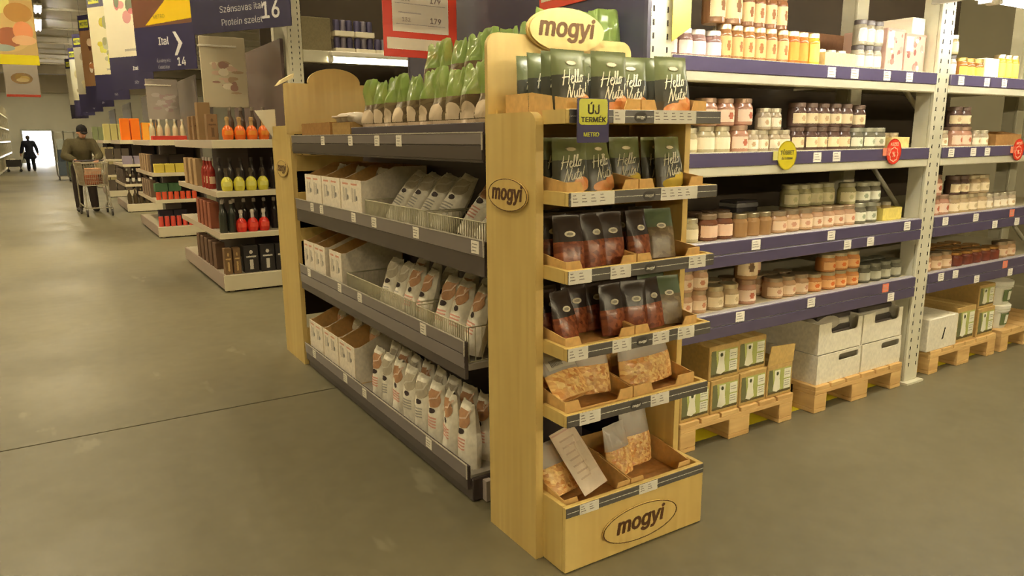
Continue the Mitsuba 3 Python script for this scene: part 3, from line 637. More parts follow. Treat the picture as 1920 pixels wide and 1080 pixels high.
def peanut_pouch(w, h, t, seed, fill=.6, printed=True):
    o, f = pouch(w, h, t, [(0, fill, (0, 0, 0), 'nuts'), (fill, 1., (200, 200, 190), 'film')], seed=seed, top=.97, wob=.004, nu=44, nv=60, lump=.006)
    P = [('nuts', o['nuts'].ply('nuts')), ('film', o['film'].ply('film'))]
    if printed:
        q = M().flat(lay(ext(sbox(-w * .40, h * (fill + .05), w * .40, h * .93)), f), (176, 172, 158))
        for j in range(9): q.flat(lay(ext(sbox(-w * .30 + j * w * .035, h * (fill + .10), -w * .30 + (j * .035 + .018) * w, h * (fill + .22)), .001), f), (60, 56, 54))
        q.flat(lay(ext(ellipse(w * .2, h * (fill + .2), w * .1, h * .05, 16), .001), f), (120, 116, 110))
        P.append(('print', q.ply('paper')))
    return P

# ------------------------------------------------------------------ the wooden nut stand
SX0, SX1, SY0, SY1 = 1.310, 1.945, 1.764, 2.178
def mogyi(mb, h, frame, color):
    for i, (dx, dy) in enumerate(((0, 0), (.028, 0), (-.028, 0), (0, .018), (0, -.018))):
        write(mb, 'mogyi', h, frame @ np.array([[1, 0, 0, dx * h], [0, 1, 0, dy * h], [0, 0, 1, -.0001 * i], [0, 0, 0, 1.]]), color, bold=True, shear=.16)
    return mb
BROWN = (74, 46, 24)
def stand_side(x0, x1, y0, y1, z1, name='side_panel'):
    poly = Polygon([(y0, 0), (y1, 0), (y1, z1), (y0 + .04, z1)] + [(y0 + .04 - .04 * math.sin(a), z1 - .04 + .04 * math.cos(a)) for a in np.linspace(.3, math.pi / 2, 6)])
    f = np.array([[0, 0, 1, x0], [1, 0, 0, 0], [0, 1, 0, 0], [0, 0, 0, 1.]])
    return M().prism(poly, x1 - x0, f, (0, 0, 0))
def oval_logo(a, b, h, frame, parent, shift=.33):
    """A wooden oval plate on a thin dark spacer, with a burnt rim and lettering; the drawing's origin is the oval's centre."""
    at = lambda dy, dz: frame @ np.array([[1, 0, 0, 0], [0, 1, 0, dy], [0, 0, 1, dz], [0, 0, 0, 1.]])
    k = put('oval_plate', M().prism(ellipse(0, 0, a, b, 56), .005, at(0, .003), (0, 0, 0)).ply('wood'), parent)
    scene[k + '__spacer'] = M().prism(ellipse(0, 0, a * .985, b * .97, 56), .003, frame, BROWN).ply('paper')
    scene[k + '__rim'] = M().prism(ellipse(0, 0, a, b, 56).difference(ellipse(0, 0, a * .975, b * .96, 56)), .0008, at(0, .008), BROWN).ply('paper')
    scene[k + '__lettering'] = mogyi(M(), h, at(-h * shift, .0082), BROWN).ply('paper')
st = number('nut_stand'); lab(st, 'pale plywood display stand of nut pouches with brown oval logos', 'display stand')
sp = put('side_panel', stand_side(1.281, 1.310, 1.893, SY1 + .02, 1.505).ply('wood'), st)
oval_logo(.120, .053, .047, FX(1.281, 2.050, 1.243), st)
put('side_panel', stand_side(1.915, 1.940, 1.893, SY1 + .02, 1.505).ply('wood'), st)
hd = put('header', M().prism(rounded(.625, .60, .045, 1.281, 1.17).union(sbox(1.281, 1.17, 1.906, 1.3)), .018, FY(0, SY1 + .018, 0), (0, 0, 0)).ply('wood'), st)
ov = put('oval_sign', M().prism(ellipse(1.595, 1.789, .165, .077, 64), .010, FY(0, SY1 - .004, 0), (0, 0, 0)).prism(ellipse(1.595, 1.789, .160, .072, 64), .007, FY(0, SY1 - .016, 0), (0, 0, 0)).ply('wood'), st)
put('spacer', M().prism(ellipse(1.595, 1.789, .158, .071, 64), .0025, FY(0, SY1 - .0138, 0), BROWN).ply('paper'), ov)
put('lettering', mogyi(M(), .060, FY(1.593, SY1 - .023, 1.770), (84, 58, 34)).ply('paper'), ov)
bb = M().box(SX0, SX1, SY0, SY0 + .018, .004, .240, (0, 0, 0), .002).box(SX0, SX0 + .018, SY0 + .018, SY1, .004, .240, (0, 0, 0)).box(SX1 - .018, SX1, SY0 + .018, SY1, .004, .240, (0, 0, 0)).box(SX0 + .018, SX1 - .018, SY0 + .018, SY1, .16, .178, (0, 0, 0)).box(SX0 + .01, SX1 - .01, SY0 + .012, SY1, 0, .006, (0, 0, 0))
bs = put('base_box', bb.ply('wood'), st)
oval_logo(.172, .066, .055, FY(1.636, SY0, .100), st)
GREY = (74, 70, 66)
def strip_on(parent, z, h, marks, logo=None):
    y = SY0 - .004
    s = M().box(SX0 + .002, SX1 - .002, y, SY0, z - h / 2, z + h / 2, GREY, .001)
    s.box(SX0 + .004, SX1 - .004, y - .0006, y, z - .001, z + .001, (206, 204, 196))
    k = put('label_strip', s.ply('plastic'), parent)
    for a, b in marks:
        q = M().box(a, b, y - .0022, y - .0006, z - h * .52, z + h * .52, (222, 218, 206))
        for j in range(3):
            for i in range(max(1, int((b - a) / .035))):
                x = a + (i + .15) * .035
                q.box(x, min(x + .012 + .004 * j, b - .004), y - .0027, y - .0022, z + h * (.25 - .24 * j), z + h * (.33 - .24 * j), (140, 132, 124))
        put('price_label', q.ply('paper'), parent)
    if logo:
        q = M().prism(ellipse(logo, z - .001, .026, h * .40, 20), .0016, FY(0, y, 0), (58, 54, 50)); write(q, 'mogyi', .009, FY(logo, y - .0017, z - .005), (220, 216, 206), bold=True, shear=.15, depth=.0006)
        put('logo', q.ply('paper'), parent)
MARKS = [(1.488, [(1.475, 1.52), (1.64, 1.825)], 1.585), (1.244, [(1.318, 1.485), (1.68, 1.845)], 1.63), (1.006, [(1.311, 1.40), (1.475, 1.56), (1.82, 1.90)], 1.645),
         (.760, [(1.312, 1.39), (1.49, 1.57), (1.665, 1.74), (1.78, 1.86)], 1.62), (.539, [(1.36, 1.445), (1.665, 1.75)], 1.60)]
for zc, marks, lg in MARKS:
    m = M().box(SX0, SX1, SY0, SY0 + .016, zc - .021, zc + .021, (0, 0, 0), .002).box(SX0, SX0 + .016, SY0 + .016, 1.90, zc - .021, zc + .021, (0, 0, 0)).box(SX1 - .016, SX1, SY0 + .016, 1.90, zc - .021, zc + .021, (0, 0, 0))
    m.box(SX0 + .001, 1.914, SY0 + .016, SY1, zc - .019, zc - .007, (0, 0, 0)).box(SX0 + .001, 1.914, SY1 - .012, SY1, zc - .007, zc + .035, (0, 0, 0))
    sh = put('shelf', m.ply('wood'), st)
    strip_on(sh, zc, .040, marks, lg)
strip_on(bs, .221, .034, [(1.365, 1.445), (1.625, 1.71)], None)
# card trays on the stand
NST = ['top shelf', 'second shelf', 'third shelf', 'fourth shelf', 'fifth shelf', 'base']
ZS = [zc - .0068 for zc, _, _ in MARKS] + [.1785]
for i in range(6):
    hh = (.085, .078, .068, .070, .080, .096)[i]
    for j, x in enumerate((1.4735, 1.7665)):
        if i == 0 and j == 1: col = (206, 168, 112)
        else: col = (204, 166, 106)
        thing('card_tray', f'{["left", "right"][j]} kraft card tray on the {NST[i]} of the nut stand', 'tray', tray(.288, .345, hh, col, (170, 126, 76), notch=.62 if (i, j) not in ((4, 1),) else .45, lip=.72), TR(x, SY0 + .034, ZS[i]))
def pouches(variants, spots, label, cat, name, z):
    for i, (x, y, v, rz, rx) in enumerate(spots):
        thing(name, label(i, x, y), cat, variants[v], TR(x, y, z + .0045 + (.006 if rx else 0), rz, rx))
def grid_label(desc, shelf, cols, rows):
    def f(i, x, y):
        c = min(range(len(cols)), key=lambda j: abs(cols[j] - x)); r = min(range(len(rows)), key=lambda j: abs(rows[j] - y))
        return f'{desc}, {ORD[c]} from left, {["front", "second", "third", "fourth"][r]} row, {shelf} of nut stand'
    return f
cols, rows = [1.405, 1.548, 1.697, 1.830], [1.865, 1.935, 2.005, 2.072]
sp_ = [(c + (.004 * ((i * 7 + j * 3) % 5 - 2)), r, (i + 2 * j) % 3, [-6, 4, -10, 7][i] * (1 if j % 2 else -.6), [-7, -4, -5, -8][(i + j) % 4]) for i, c in enumerate(cols) for j, r in enumerate(rows) if not (i == 2 and j == 0)]
pouches(HV, sp_, grid_label('green lettered nut pouch', NST[0], cols, rows), 'pouch', 'nut_pouch', ZS[0])
cols2 = [1.412, 1.535, 1.70, 1.842]
sp_ = [(c, r, 3 if (i > 1) else (i + j) % 3, [-8, 10, -6, 4][i], [-6, -12, -6, -8][i]) for i, c in enumerate(cols2) for j, r in enumerate(rows[:3]) if not (j == 2 and i in (1, 3)) and not (i == 2 and j == 0)]
for i, s in enumerate(sp_): pass
HV2 = HV
for i, (x, y, v, rz, rx) in enumerate(sp_):
    thing('nut_pouch', grid_label('green lettered nut pouch', NST[1], cols2, rows[:3])(i, x, y), 'pouch', HV[v], TR(x, y + .02, ZS[1] + .0105, rz, rx, s=.90))
cols3 = [1.40, 1.505, 1.575, 1.70, 1.80, 1.875]
sp_ = [(c, r, 3 if i >= 4 and j == 0 else (i + j) % 3, [-14, 8, -4, 9, -10, 12][i], [-12, -9, -9, -10, -14, -12][(i + j) % 6]) for i, c in enumerate(cols3[:5]) for j, r in enumerate([1.87, 1.96, 2.05])]
pouches(DV, sp_, grid_label('small dark pouch', NST[2], cols3[:5], [1.87, 1.96, 2.05]), 'pouch', 'dark_nut_pouch', ZS[2])
cols4 = [1.395, 1.495, 1.59, 1.685, 1.775, 1.85]
sp_ = [(c, r, 3 if i == 5 else (i + j) % 3, [14, -5, 4, -9, 8, -10][i], [-14, -8, -10, -8, -12, -14][(i + 2 * j) % 6]) for i, c in enumerate(cols4) for j, r in enumerate([1.87, 1.96, 2.05]) if not (i == 1 and j == 0)]
pouches(DV, sp_, grid_label('small dark red pouch', NST[3], cols4, [1.87, 1.96, 2.05]), 'pouch', 'dark_nut_pouch', ZS[3])
PV = [peanut_pouch(.16, .205, .06, 1, .46), peanut_pouch(.26, .185, .085, 2, .52, False), peanut_pouch(.13, .188, .06, 3, .52, False), peanut_pouch(.15, .185, .055, 4, .55, False)]
for x, y, z, v, rz, rx, l in ((1.418, 1.865, ZS[4] + .034, 0, 10, -40, 'printed peanut pouch leaning back in the left tray of the fifth shelf'), (1.535, 1.90, ZS[4] + .016, 2, -10, -18, 'peanut pouch standing behind the printed one on the fifth shelf'),
                              (1.765, 1.885, ZS[4] + .020, 1, 6, -14, 'big clear-topped peanut bag in the right tray of the fifth shelf'), (1.40, 2.06, ZS[4] + .012, 3, 4, -8, 'peanut pouch at the back of the left tray, fifth shelf'), (1.68, 2.07, ZS[4] + .012, 3, 4, -8, 'peanut pouch at the back of the right tray, fifth shelf'),
                              (1.412, 1.90, ZS[5] + .030, 3, 12, -30, 'peanut pouch slumped at the left end of the base tray'), (1.69, 1.93, ZS[5] + .016, 2, 12, -14, 'shorter of the two upright peanut pouches in the base tray'), (1.808, 1.975, ZS[5] + .016, 2, 4, -10, 'taller of the two upright peanut pouches in the base tray')):
    thing('peanut_pouch', l, 'pouch', PV[v], TR(x, y, z + .0045, rz, rx, s=1.15 if 'taller' in l else 1.))
o, f = pouch(.15, .235, .03, [(0, 1., (222, 206, 186), 'foil')], seed=11, top=1.0, wob=.006)
q = M()
for j in range(7): q.flat(lay(ext(sbox(-.055, .05 + j * .024, -.055 + .05 + .012 * ((j * 5) % 4), .056 + j * .024)), f), (190, 168, 146))
q.flat(lay(ext(sbox(.0, .06, .05, .17)), f), (206, 190, 168))
q.flat(lay(ext(sbox(-.073, .222, .073, .228)), f), (206, 176, 160))
thing('foil_pack', 'crinkled whitish pack leaning on the front of the base tray', 'pack', [('pack', o['foil'].ply('foil')), ('print', q.ply('paper'))], TR(1.50, 1.840, ZS[5] + .050, 20, -40))
# the clip-on sign
m = M().prism(rounded(.118, .128, .006, -.059, 0), .003, FY(1.382, 1.742, 1.411), (52, 46, 82)); k = number('clip_sign'); lab(k, 'small navy and yellow ÚJ TERMÉK sign clipped to the nut stand', 'sign')
put('card', m.ply('gloss'), k)
put('yellow_field', M().prism(rounded(.106, .074, .010, -.053, .052), .0008, FY(1.382, 1.739, 1.411), (206, 206, 70)).ply('gloss'), k)
m = M(); f0 = lambda dz: FY(1.382, 1.7382, 1.411 + dz)
write(m, 'ÚJ', .026, f0(.083), (56, 50, 40), bold=True); write(m, 'TERMÉK', .0145, f0(.0595), (56, 50, 40), bold=True, width=.092); write(m, 'METRO', .012, FY(1.375, 1.739, 1.429), (196, 196, 70), bold=True)
put('lettering', m.ply('paper'), k)
put('clip', M().box(1.36, 1.40, 1.742, 1.762, 1.50, 1.53, (200, 196, 186)).ply('plastic'), k)

# ------------------------------------------------------------------ flour gondola along the left aisle
GX, GY0, GY1 = 1.275, 2.215, 4.50
GREYL, GREYD = (112, 104, 106), (62, 54, 54)
gd = number('flour_gondola'); lab(gd, 'grey gondola shelf unit of flour bags behind the nut stand', 'shelf unit')
put('plinth', M().box(GX + .02, 1.99, 2.36, GY1, .004, .10, (52, 44, 44), .004).ply('plastic'), gd)
put('back_panel', M().box(1.72, 1.74, 2.30, GY1, .10, 1.35, (92, 84, 88)).ply('plastic'), gd)
put('end_post', M().box(1.34, 1.37, 2.33, 2.36, .004, .09, (170, 160, 156)).box(1.70, 1.76, 2.26, 2.30, .004, 1.35, (96, 90, 92)).ply('plastic'), gd)
GS = [(.112, .158, 2.375, [(4.31), (3.76), (3.47), (2.71)]), (.575, .666, 2.375, [4.31, 3.77, 3.47, 2.73]), (1.004, 1.070, 2.215, [4.17, 4.0, 3.5, 3.23, 2.77, 2.27]), (1.372, 1.444, 2.215, [3.91, 3.49, 3.15, 2.91])]
GDECK = [.112, .572, .998, 1.444]
for i, (z0, z1, y0, pl) in enumerate(GS):
    xb = 2.0 if i == 3 else 1.72
    zd = GDECK[i]
    s = put('shelf', M().box(GX + .02, xb, y0, GY1, zd - .025, zd, (150, 144, 136)).ply('plastic'), gd)
    put('front_lip', M().box(GX + .004, GX + .02, y0, GY1, min(z0, zd - .03) - .03, z1 - .004, GREYD, .002).ply('plastic'), s)
    if i == 3:
        put('label_strip', M().box(GX, GX + .004, y0, GY1, z1 - .040, z1, GREYL, .001).ply('gloss'), s)
        put('label_strip', M().box(GX, GX + .004, y0, GY1, z1 - .092, z1 - .044, GREYD, .001).ply('gloss'), s)
    elif i == 1:
        put('label_strip', M().box(GX, GX + .004, y0, GY1, z1 - .050, z1, GREYL, .001).ply('gloss'), s)
        put('label_strip', M().box(GX, GX + .004, y0, GY1, z1 - .108, z1 - .054, GREYL, .001).ply('gloss'), s)
    else:
        put('label_strip', M().box(GX, GX + .004, y0, GY1, z1 - .058, z1, GREYL, .001).ply('gloss'), s)
    put('edge_profile', M().box(GX - .002, GX + .003, y0, GY1, z1, z1 + .004, (176, 170, 160)).box(GX - .002, GX + .003, y0 - .003, y0, z1 - .058, z1 + .004, (206, 202, 194)).ply('gloss'), s)
    for j, y in enumerate(pl):
        q = M().box(GX - .002, GX - .0004, y - .028, y + .028, z1 - .050, z1 - .004, (222, 216, 204))
        for r in range(3): q.box(GX - .0026, GX - .002, y - .008 - .004 * r, y + .020, z1 - .042 + .012 * r, z1 - .038 + .012 * r, (150, 144, 136))
        put('price_label', q.ply('paper'), s)
def flour(seed, brown):
    top = (176, 134, 102) if brown else (180, 170, 152)
    o, f = pouch(.128, .275, .086, [(0, 1., (226, 220, 206), 'card')], seed=seed, top=.99, wob=.007, tp=.34, gusset=.93, nu=12, nv=20, neck=.18, ruffle=.05)
    lg = M().soft(lay(ext(ellipse(0, .152, .019, .012, 16)), f), (62, 52, 52), 30)
    red = (206, 150, 136) if brown else (168, 164, 156)
    tx = M()
    for j in range(4): tx.flat(lay(ext(sbox(-.042 + .004 * j, .118 - j * .013, .042 - .009 * ((j * 3 + seed) % 3), .124 - j * .013)), f), red)
    ph_ = M().flat(lay(ext(ellipse(.006, .206, .045, .040, 20).union(sbox(-.02, .206, .046, .245))), f, .0006), top)
    tx.flat(lay(ext(LineString([(-.05, .17), (-.02, .20), (.03, .215), (.05, .25)]).buffer(.003)), f, .002), (216, 190, 170) if brown else (200, 194, 180))
    return [('bag', o['card'].ply('card')), ('photo', ph_.ply('card')), ('logo', lg.ply('paper')), ('print', tx.ply('paper'))]
FV = [flour(1, True), flour(2, False), flour(3, True), flour(4, False)]
def bags(spots, z, label, name='flour_bag', V=FV, cat='bag', group=None, ry=0):
    for i, (x, y, v, rz, rx) in enumerate(spots):
        thing(name, label(i, len(spots)), cat, V[v], TR(x, y, z + (.0005 if rx == 0 else abs(math.sin(math.radians(rx))) * .046) + abs(math.sin(math.radians(ry))) * .064, -90 + rz, rx, ry), group)
yb = [2.47, 2.61, 2.745, 2.88, 3.01, 3.14, 3.27, 3.40]
bags([(1.345, y, (0, 2, 0, 1, 3, 2, 1, 0)[i], RNG.uniform(-9, 9), 0) for i, y in enumerate(yb)], GDECK[0], lambda i, n: f'{ORD[i]} flour bag from the nut stand, front row of the gondola bottom shelf')
bags([(1.445, y + .03, (2, 0, 1, 3, 2, 1, 0, 3)[i], RNG.uniform(-9, 9), 0) for i, y in enumerate(yb)], GDECK[0], lambda i, n: f'{ORD[i]} flour bag from the nut stand, rear row of the gondola bottom shelf')
bags([(1.36, y, v, rz, -16) for y, v, rz in ((2.468, 2, -5), (2.605, 2, 4), (2.72, 0, 8), (2.93, 0, -6), (3.06, 2, 5), (3.19, 1, -4), (3.32, 1, 8))], GDECK[1], lambda i, n: f'{ORD[i]} flour bag from the nut stand, front row of the gondola middle shelf')
bags([(1.49, y, v, rz, -10) for y, v, rz in ((2.47, 0, 6), (2.62, 1, -4), (2.765, 0, 4), (2.95, 1, 3), (3.10, 3, -5), (3.25, 0, 4))], GDECK[1], lambda i, n: f'{ORD[i]} flour bag from the nut stand, rear row of the gondola middle shelf')
bags([(1.40, y, v, rz, -30) for y, v, rz in ((2.42, 2, -5), (2.56, 0, 6), (2.80, 3, 14), (2.96, 1, 16), (3.13, 1, 10), (3.29, 3, 8))], GDECK[2], lambda i, n: f'{ORD[i]} flour bag from the nut stand, leaning in the upper shelf baskets', ry=13)
def wire_basket(y0, y1, z0, z1, label, x=1.302, depth=.30):
    z0 += .0035; c = (206, 202, 176)
    fr = M().bar((x, y0, z1), (x, y1, z1), .0026, c).bar((x, y0, z0), (x, y1, z0), .0026, c)
    for y in (y0, y1): fr.bar((x, y, z0), (x, y, z1), .0026, c).bar((x, y, z1), (x + depth, y, z1), .0026, c).bar((x, y, z0), (x + depth, y, z0), .0026, c)
    w = M()
    for y in np.arange(y0 + .018, y1 - .005, .018): w.box(x - .0018, x + .0018, y - .0018, y + .0018, z0, z1, c)
    for xx in np.arange(x + .03, x + depth, .03):
        for y in (y0, y1): w.box(xx - .0012, xx + .0012, y - .0012, y + .0012, z0, z1, c)
    k = thing('wire_basket', label, 'basket', [('frame', fr.ply('metal')), ('wires', w.ply('metal'))])
    lab(k + '__wires', 'upright wires', kind='stuff')
wire_basket(2.86, 3.72, .5735, .725, 'wire basket on the gondola middle shelf next to the white cartons')
wire_basket(2.385, 2.845, .5735, .715, 'wire basket on the gondola middle shelf next to the nut stand')
wire_basket(2.72, 3.40, 1.0, 1.135, 'wire basket on the gondola upper shelf next to the white cartons')
wire_basket(2.24, 2.70, 1.0, 1.130, 'wire basket on the gondola upper shelf next to the nut stand')
def white_carton(w, d, h, hf):
    """Open shelf carton: white printed front with a cut-out, kraft inside; front towards -y."""
    P = [('base', M().box(-w / 2, w / 2, 0, d, 0, .004, KRAFT).ply('card')), ('back', M().box(-w / 2, w / 2, d - .004, d, .004, h, KRAFTD).ply('card'))]
    for s in (-1, 1):
        f = np.array([[0, 0, 1, s * w / 2 - (.004 if s > 0 else 0)], [1, 0, 0, 0], [0, 1, 0, 0], [0, 0, 0, 1.]])
        P.append(('side', M().prism(Polygon([(0, .004), (d - .004, .004), (d - .004, h), (d * .5, h), (.03, hf), (0, hf)]), .002, f @ np.diag([1, 1, 1, 1.]) if s < 0 else f @ np.array([[1, 0, 0, 0], [0, 1, 0, 0], [0, 0, 1, .002], [0, 0, 0, 1.]]), (216, 206, 188)).prism(Polygon([(0, .004), (d - .004, .004), (d - .004, h), (d * .5, h), (.03, hf), (0, hf)]), .002, f if s > 0 else f @ np.array([[1, 0, 0, 0], [0, 1, 0, 0], [0, 0, 1, .002], [0, 0, 0, 1.]]), KRAFT).ply('card')))
    P.append(('front', M().prism(sbox(-w / 2 + .004, .004, w / 2 - .004, hf), .004, FY(0, .004, 0), (226, 216, 200)).ply('card')))
    q = M()
    for k in range(2):
        x = -w * .24 + k * w * .42
        q.box(x - w * .15, x + w * .12, -.0008, 0, hf * .88, hf * .92, (206, 150, 130)).box(x - w * .14, x - w * .06, -.0008, 0, hf * .5, hf * .82, (196, 186, 172)).box(x - w * .02, x + w * .06, -.0008, 0, hf * .52, hf * .80, (180, 172, 160))
        q.prism(ellipse(x + w * .09, hf * .60, w * .035, hf * .06, 12), .001, FY(0, 0, 0), (120, 116, 112))
    P.append(('print', q.ply('paper')))
    return P
def cartons(z, ys, w, h, hf, shelf):
    for i, y in enumerate(ys):
        thing('shelf_carton', f'{ORD[i]} white open carton of flour from the baskets, gondola {shelf} shelf', 'carton', white_carton(w, .36, h, hf), TR(1.302, y, z + .0005, -90))
        for j in range(2):
            thing('flour_bag', f'{["nearer", "farther"][j]} flour bag inside the {ORD[i]} white carton, gondola {shelf} shelf', 'bag', FV[(i + j) % 4], TR(1.46 + .05 * j, y - w * .23 + w * .46 * j, z + .0055, -90 + 4 * j, 0, s=.74 if w < .21 else 1.0))
cartons(GDECK[0], [3.80, 4.07, 4.34], .26, .27, .205, 'bottom')
cartons(GDECK[1], [3.90, 4.175, 4.38], .20, .305, .245, 'middle')
cartons(GDECK[2], [3.60, 3.91, 4.22], .30, .29, .225, 'upper')
put('front_guard', M().box(GX + .010, GX + .016, 2.215, 3.50, 1.444, 1.480, (58, 50, 60), .002).ply('plastic'), gd)
# green-topped bags on the gondola top
def green_bag(seed):
    o, f = pouch(.135, .245, .085, [(0, .20, (206, 182, 158), 'foil'), (.20, .56, (0, 0, 0), 'beans'), (.56, 1., (150, 176, 96), 'green_film')], seed=seed, top=.985, wob=.016, tp=.5, gusset=.85, nu=16, nv=24, neck=.20, ruffle=.14)
    q = M().flat(lay(ext(unary_union([ellipse(.01, .085, .04, .030, 14), sbox(-.05, .052, .045, .075)])), f), (206, 186, 160))
    return [('base', o['foil'].ply('foil')), ('contents', o['beans'].ply('beans')), ('top', o['green_film'].ply('green_film')), ('print', q.ply('paper'))]
GV = [green_bag(21), green_bag(22), green_bag(23)]
bags([(1.36, 2.29 + .122 * i, i % 3, RNG.uniform(-8, 8), 0) for i in range(10)], GDECK[3], lambda i, n: f'{ORD[i]} green-topped bag from the nut stand, front row of the gondola top', 'green_bag', GV)
thing('riser_box', 'low brown card riser under the rear green-topped bags', 'riser', [('box', M().box(1.44, 1.995, 2.30, 3.46, GDECK[3] + .0005, 1.598, (150, 116, 72), .004).ply('card'))])
bags([(1.56, 2.36 + .128 * i, (i + 1) % 3, RNG.uniform(-8, 8), 0) for i in range(7)], 1.598, lambda i, n: f'{ORD[i]} green-topped bag from the nut stand, middle row on the riser', 'green_bag', GV)
for i in range(3):
    thing('green_bag', f'{ORD[i]} big green-topped bag from the rack upright, row behind the oval sign', 'bag', GV[i % 3], TR(1.94 - .125 * i, 2.39 + .03 * (i % 2), 1.5985, RNG.uniform(-6, 6) - 8, 0, s=1.26))
def low_tray(label, x, y, w, h, col): thing('low_carton', label, 'carton', tray(w, .30, h, col, KRAFTD, lip=.9), TR(x, y, GDECK[3] + .0005, -90))
low_tray('low brown carton on the gondola top beside the last green bag', 1.29, 3.66, .26, .07, (156, 126, 78))
low_tray('low brown carton on the gondola top before the far stand', 1.29, 4.08, .50, .075, (150, 112, 66))
for i, y in enumerate((3.56, 3.66, 3.76)):
    thing('silver_bag', f'{ORD[i]} pale crumpled bag lying in the low carton beside the green bags', 'bag', [('bag', M().soft(trimesh.creation.icosphere(3, 1.).apply_transform(np.diag([.07, .05, .035, 1.])), (216, 204, 186), 180).ply('foil')), ('seal', M().box(-.085, -.05, -.04, .04, -.004, .004, (206, 190, 170), .001).ply('foil'))], TR(1.36, y, GDECK[3] + .075, 20 * i, 0, 12))

# far nut stand, seen from behind
fs = number('nut_stand'); lab(fs, 'second plywood nut stand at the far end of the gondola, seen from behind', 'display stand')
FY0, FY1 = 4.545, 4.96
sp = put('side_panel', M().prism(Polygon([(FY0, 0), (FY1 - .0, 0), (FY1, 1.507), (FY0, 1.507)]), .028, np.array([[0, 0, 1, 1.279], [1, 0, 0, 0], [0, 1, 0, 0], [0, 0, 0, 1.]]), (0, 0, 0)).ply('wood'), fs)
oval_logo(.118, .052, .046, FX(1.279, 4.74, 1.243), fs)
put('side_panel', M().box(1.905, 1.93, FY0, FY1, 0, 1.507, (0, 0, 0), .002).ply('wood'), fs)
put('header', M().prism(unary_union([rounded(.66, .30, .012, 1.262, 1.455), ellipse(1.575, 1.765, .165, .082, 48)]), .018, FY(0, FY0 + .018, 0), (0, 0, 0)).ply('wood'), fs)
for i, (z0, z1) in enumerate(((.80, .882), (.99, 1.105), (1.232, 1.33), (.50, .60), (.06, .24))):
    put('shelf', M().box(1.307, 1.905, FY0, FY0 + .014, z0, z1, (0, 0, 0), .002).box(1.307, 1.905, FY0 + .014, FY1 + .1, z0, z0 + .014, (0, 0, 0)).ply('wood'), fs)
put('backing', M().box(1.307, 1.905, FY1 - .05, FY1 - .04, .24, 1.46, (40, 32, 28)).ply('paper'), fs)
for i, x in enumerate((1.345, 1.40)):
    single('white_packet', M().box(x - .022, x + .022, 4.60, 4.66, 1.3305, 1.435, (232, 226, 206), .006).ply('paper'), f'{["left", "right"][i]} of two white packets standing on a shelf of the far stand', 'packet')
single('price_card', M().prism(Polygon([(-.06, .17), (.07, .18), (.07, .02), (.045, 0)]), .003, FY(1.232, 4.93, 1.435), (216, 208, 188)).ply('paper'), 'white tapered card hanging at the left of the far stand', 'card')
single('loose_card', M().prism(Polygon([(0, 0), (.10, .05), (.105, .075), (.03, .035)]), .06, FY(1.228, 4.62, 1.738), (226, 210, 160)).ply('paper'), 'loose pale card lying on the top corner of the far stand', 'card')

# navy end panel and price posters beside the first rack
ep = number('partition_board'); lab(ep, 'dark navy end panel of the right rack behind the green bags', 'panel')
put('board', M().box(2.010, 2.022, 2.225, 4.38, .02, 3.2, (50, 46, 66), .002).ply('plastic'), ep)
put('frame', M().box(2.008, 2.026, 2.205, 2.225, .004, 3.2, (60, 56, 70)).box(2.008, 2.026, 4.38, 4.40, .004, 3.2, (60, 56, 70)).ply('plastic'), ep)
def price_poster(frame, w, h, label, rows, arm=None):
    RED = (200, 62, 40)
    k = number('price_poster'); lab(k, label, 'poster')
    put('board', M().prism(sbox(0, 0, w, h), .006, frame, RED).ply('plastic'), k)
    f = lambda dx, dy: frame @ np.array([[1, 0, 0, dx], [0, 1, 0, dy], [0, 0, 1, .006], [0, 0, 0, 1.]])
    put('sheet', M().prism(sbox(w * .12, h * .20, w * .88, h * .97), .001, f(0, 0), (226, 216, 196)).prism(sbox(w * .04, h * .06, w * .80, h * .15), .001, f(0, 0), (226, 214, 190)).ply('paper'), k)
    t = M()
    f2 = lambda dx, dy: frame @ np.array([[1, 0, 0, dx], [0, 1, 0, dy], [0, 0, 1, .007], [0, 0, 0, 1.]])
    for i in range(rows):
        z = h * (.28 + i * .16)
        write(t, '132', .020, f2(w * .30, z), (150, 130, 116)); write(t, '179', .026, f2(w * .70, z), (120, 100, 92), bold=True)
        t.prism(sbox(w * .16, z - .014, w * .84, z - .011), .0006, f2(0, 0), (170, 160, 148)); t.prism(sbox(w * .2, z + .04, w * .5, z + .046), .0006, f2(0, 0), (186, 174, 160))
    put('lettering', t.ply('paper'), k)
    if arm is not None: put('arm', arm.ply('metal'), k)
price_poster(FY(1.505, 3.58, 1.832) @ np.array([[math.cos(.07), 0, math.sin(.07), 0], [0, 1, 0, 0], [-math.sin(.07), 0, math.cos(.07), 0], [0, 0, 0, 1.]]), .43, .62, 'red-framed white price poster standing out above the green bags', 4, M().bar((1.70, 3.60, 2.40), (2.009, 3.60, 2.40), .008, (190, 186, 176)))
price_poster(FX(2.0095, 2.93, 1.99), .42, .62, 'red-framed white price poster on the navy panel above the oval sign', 4)

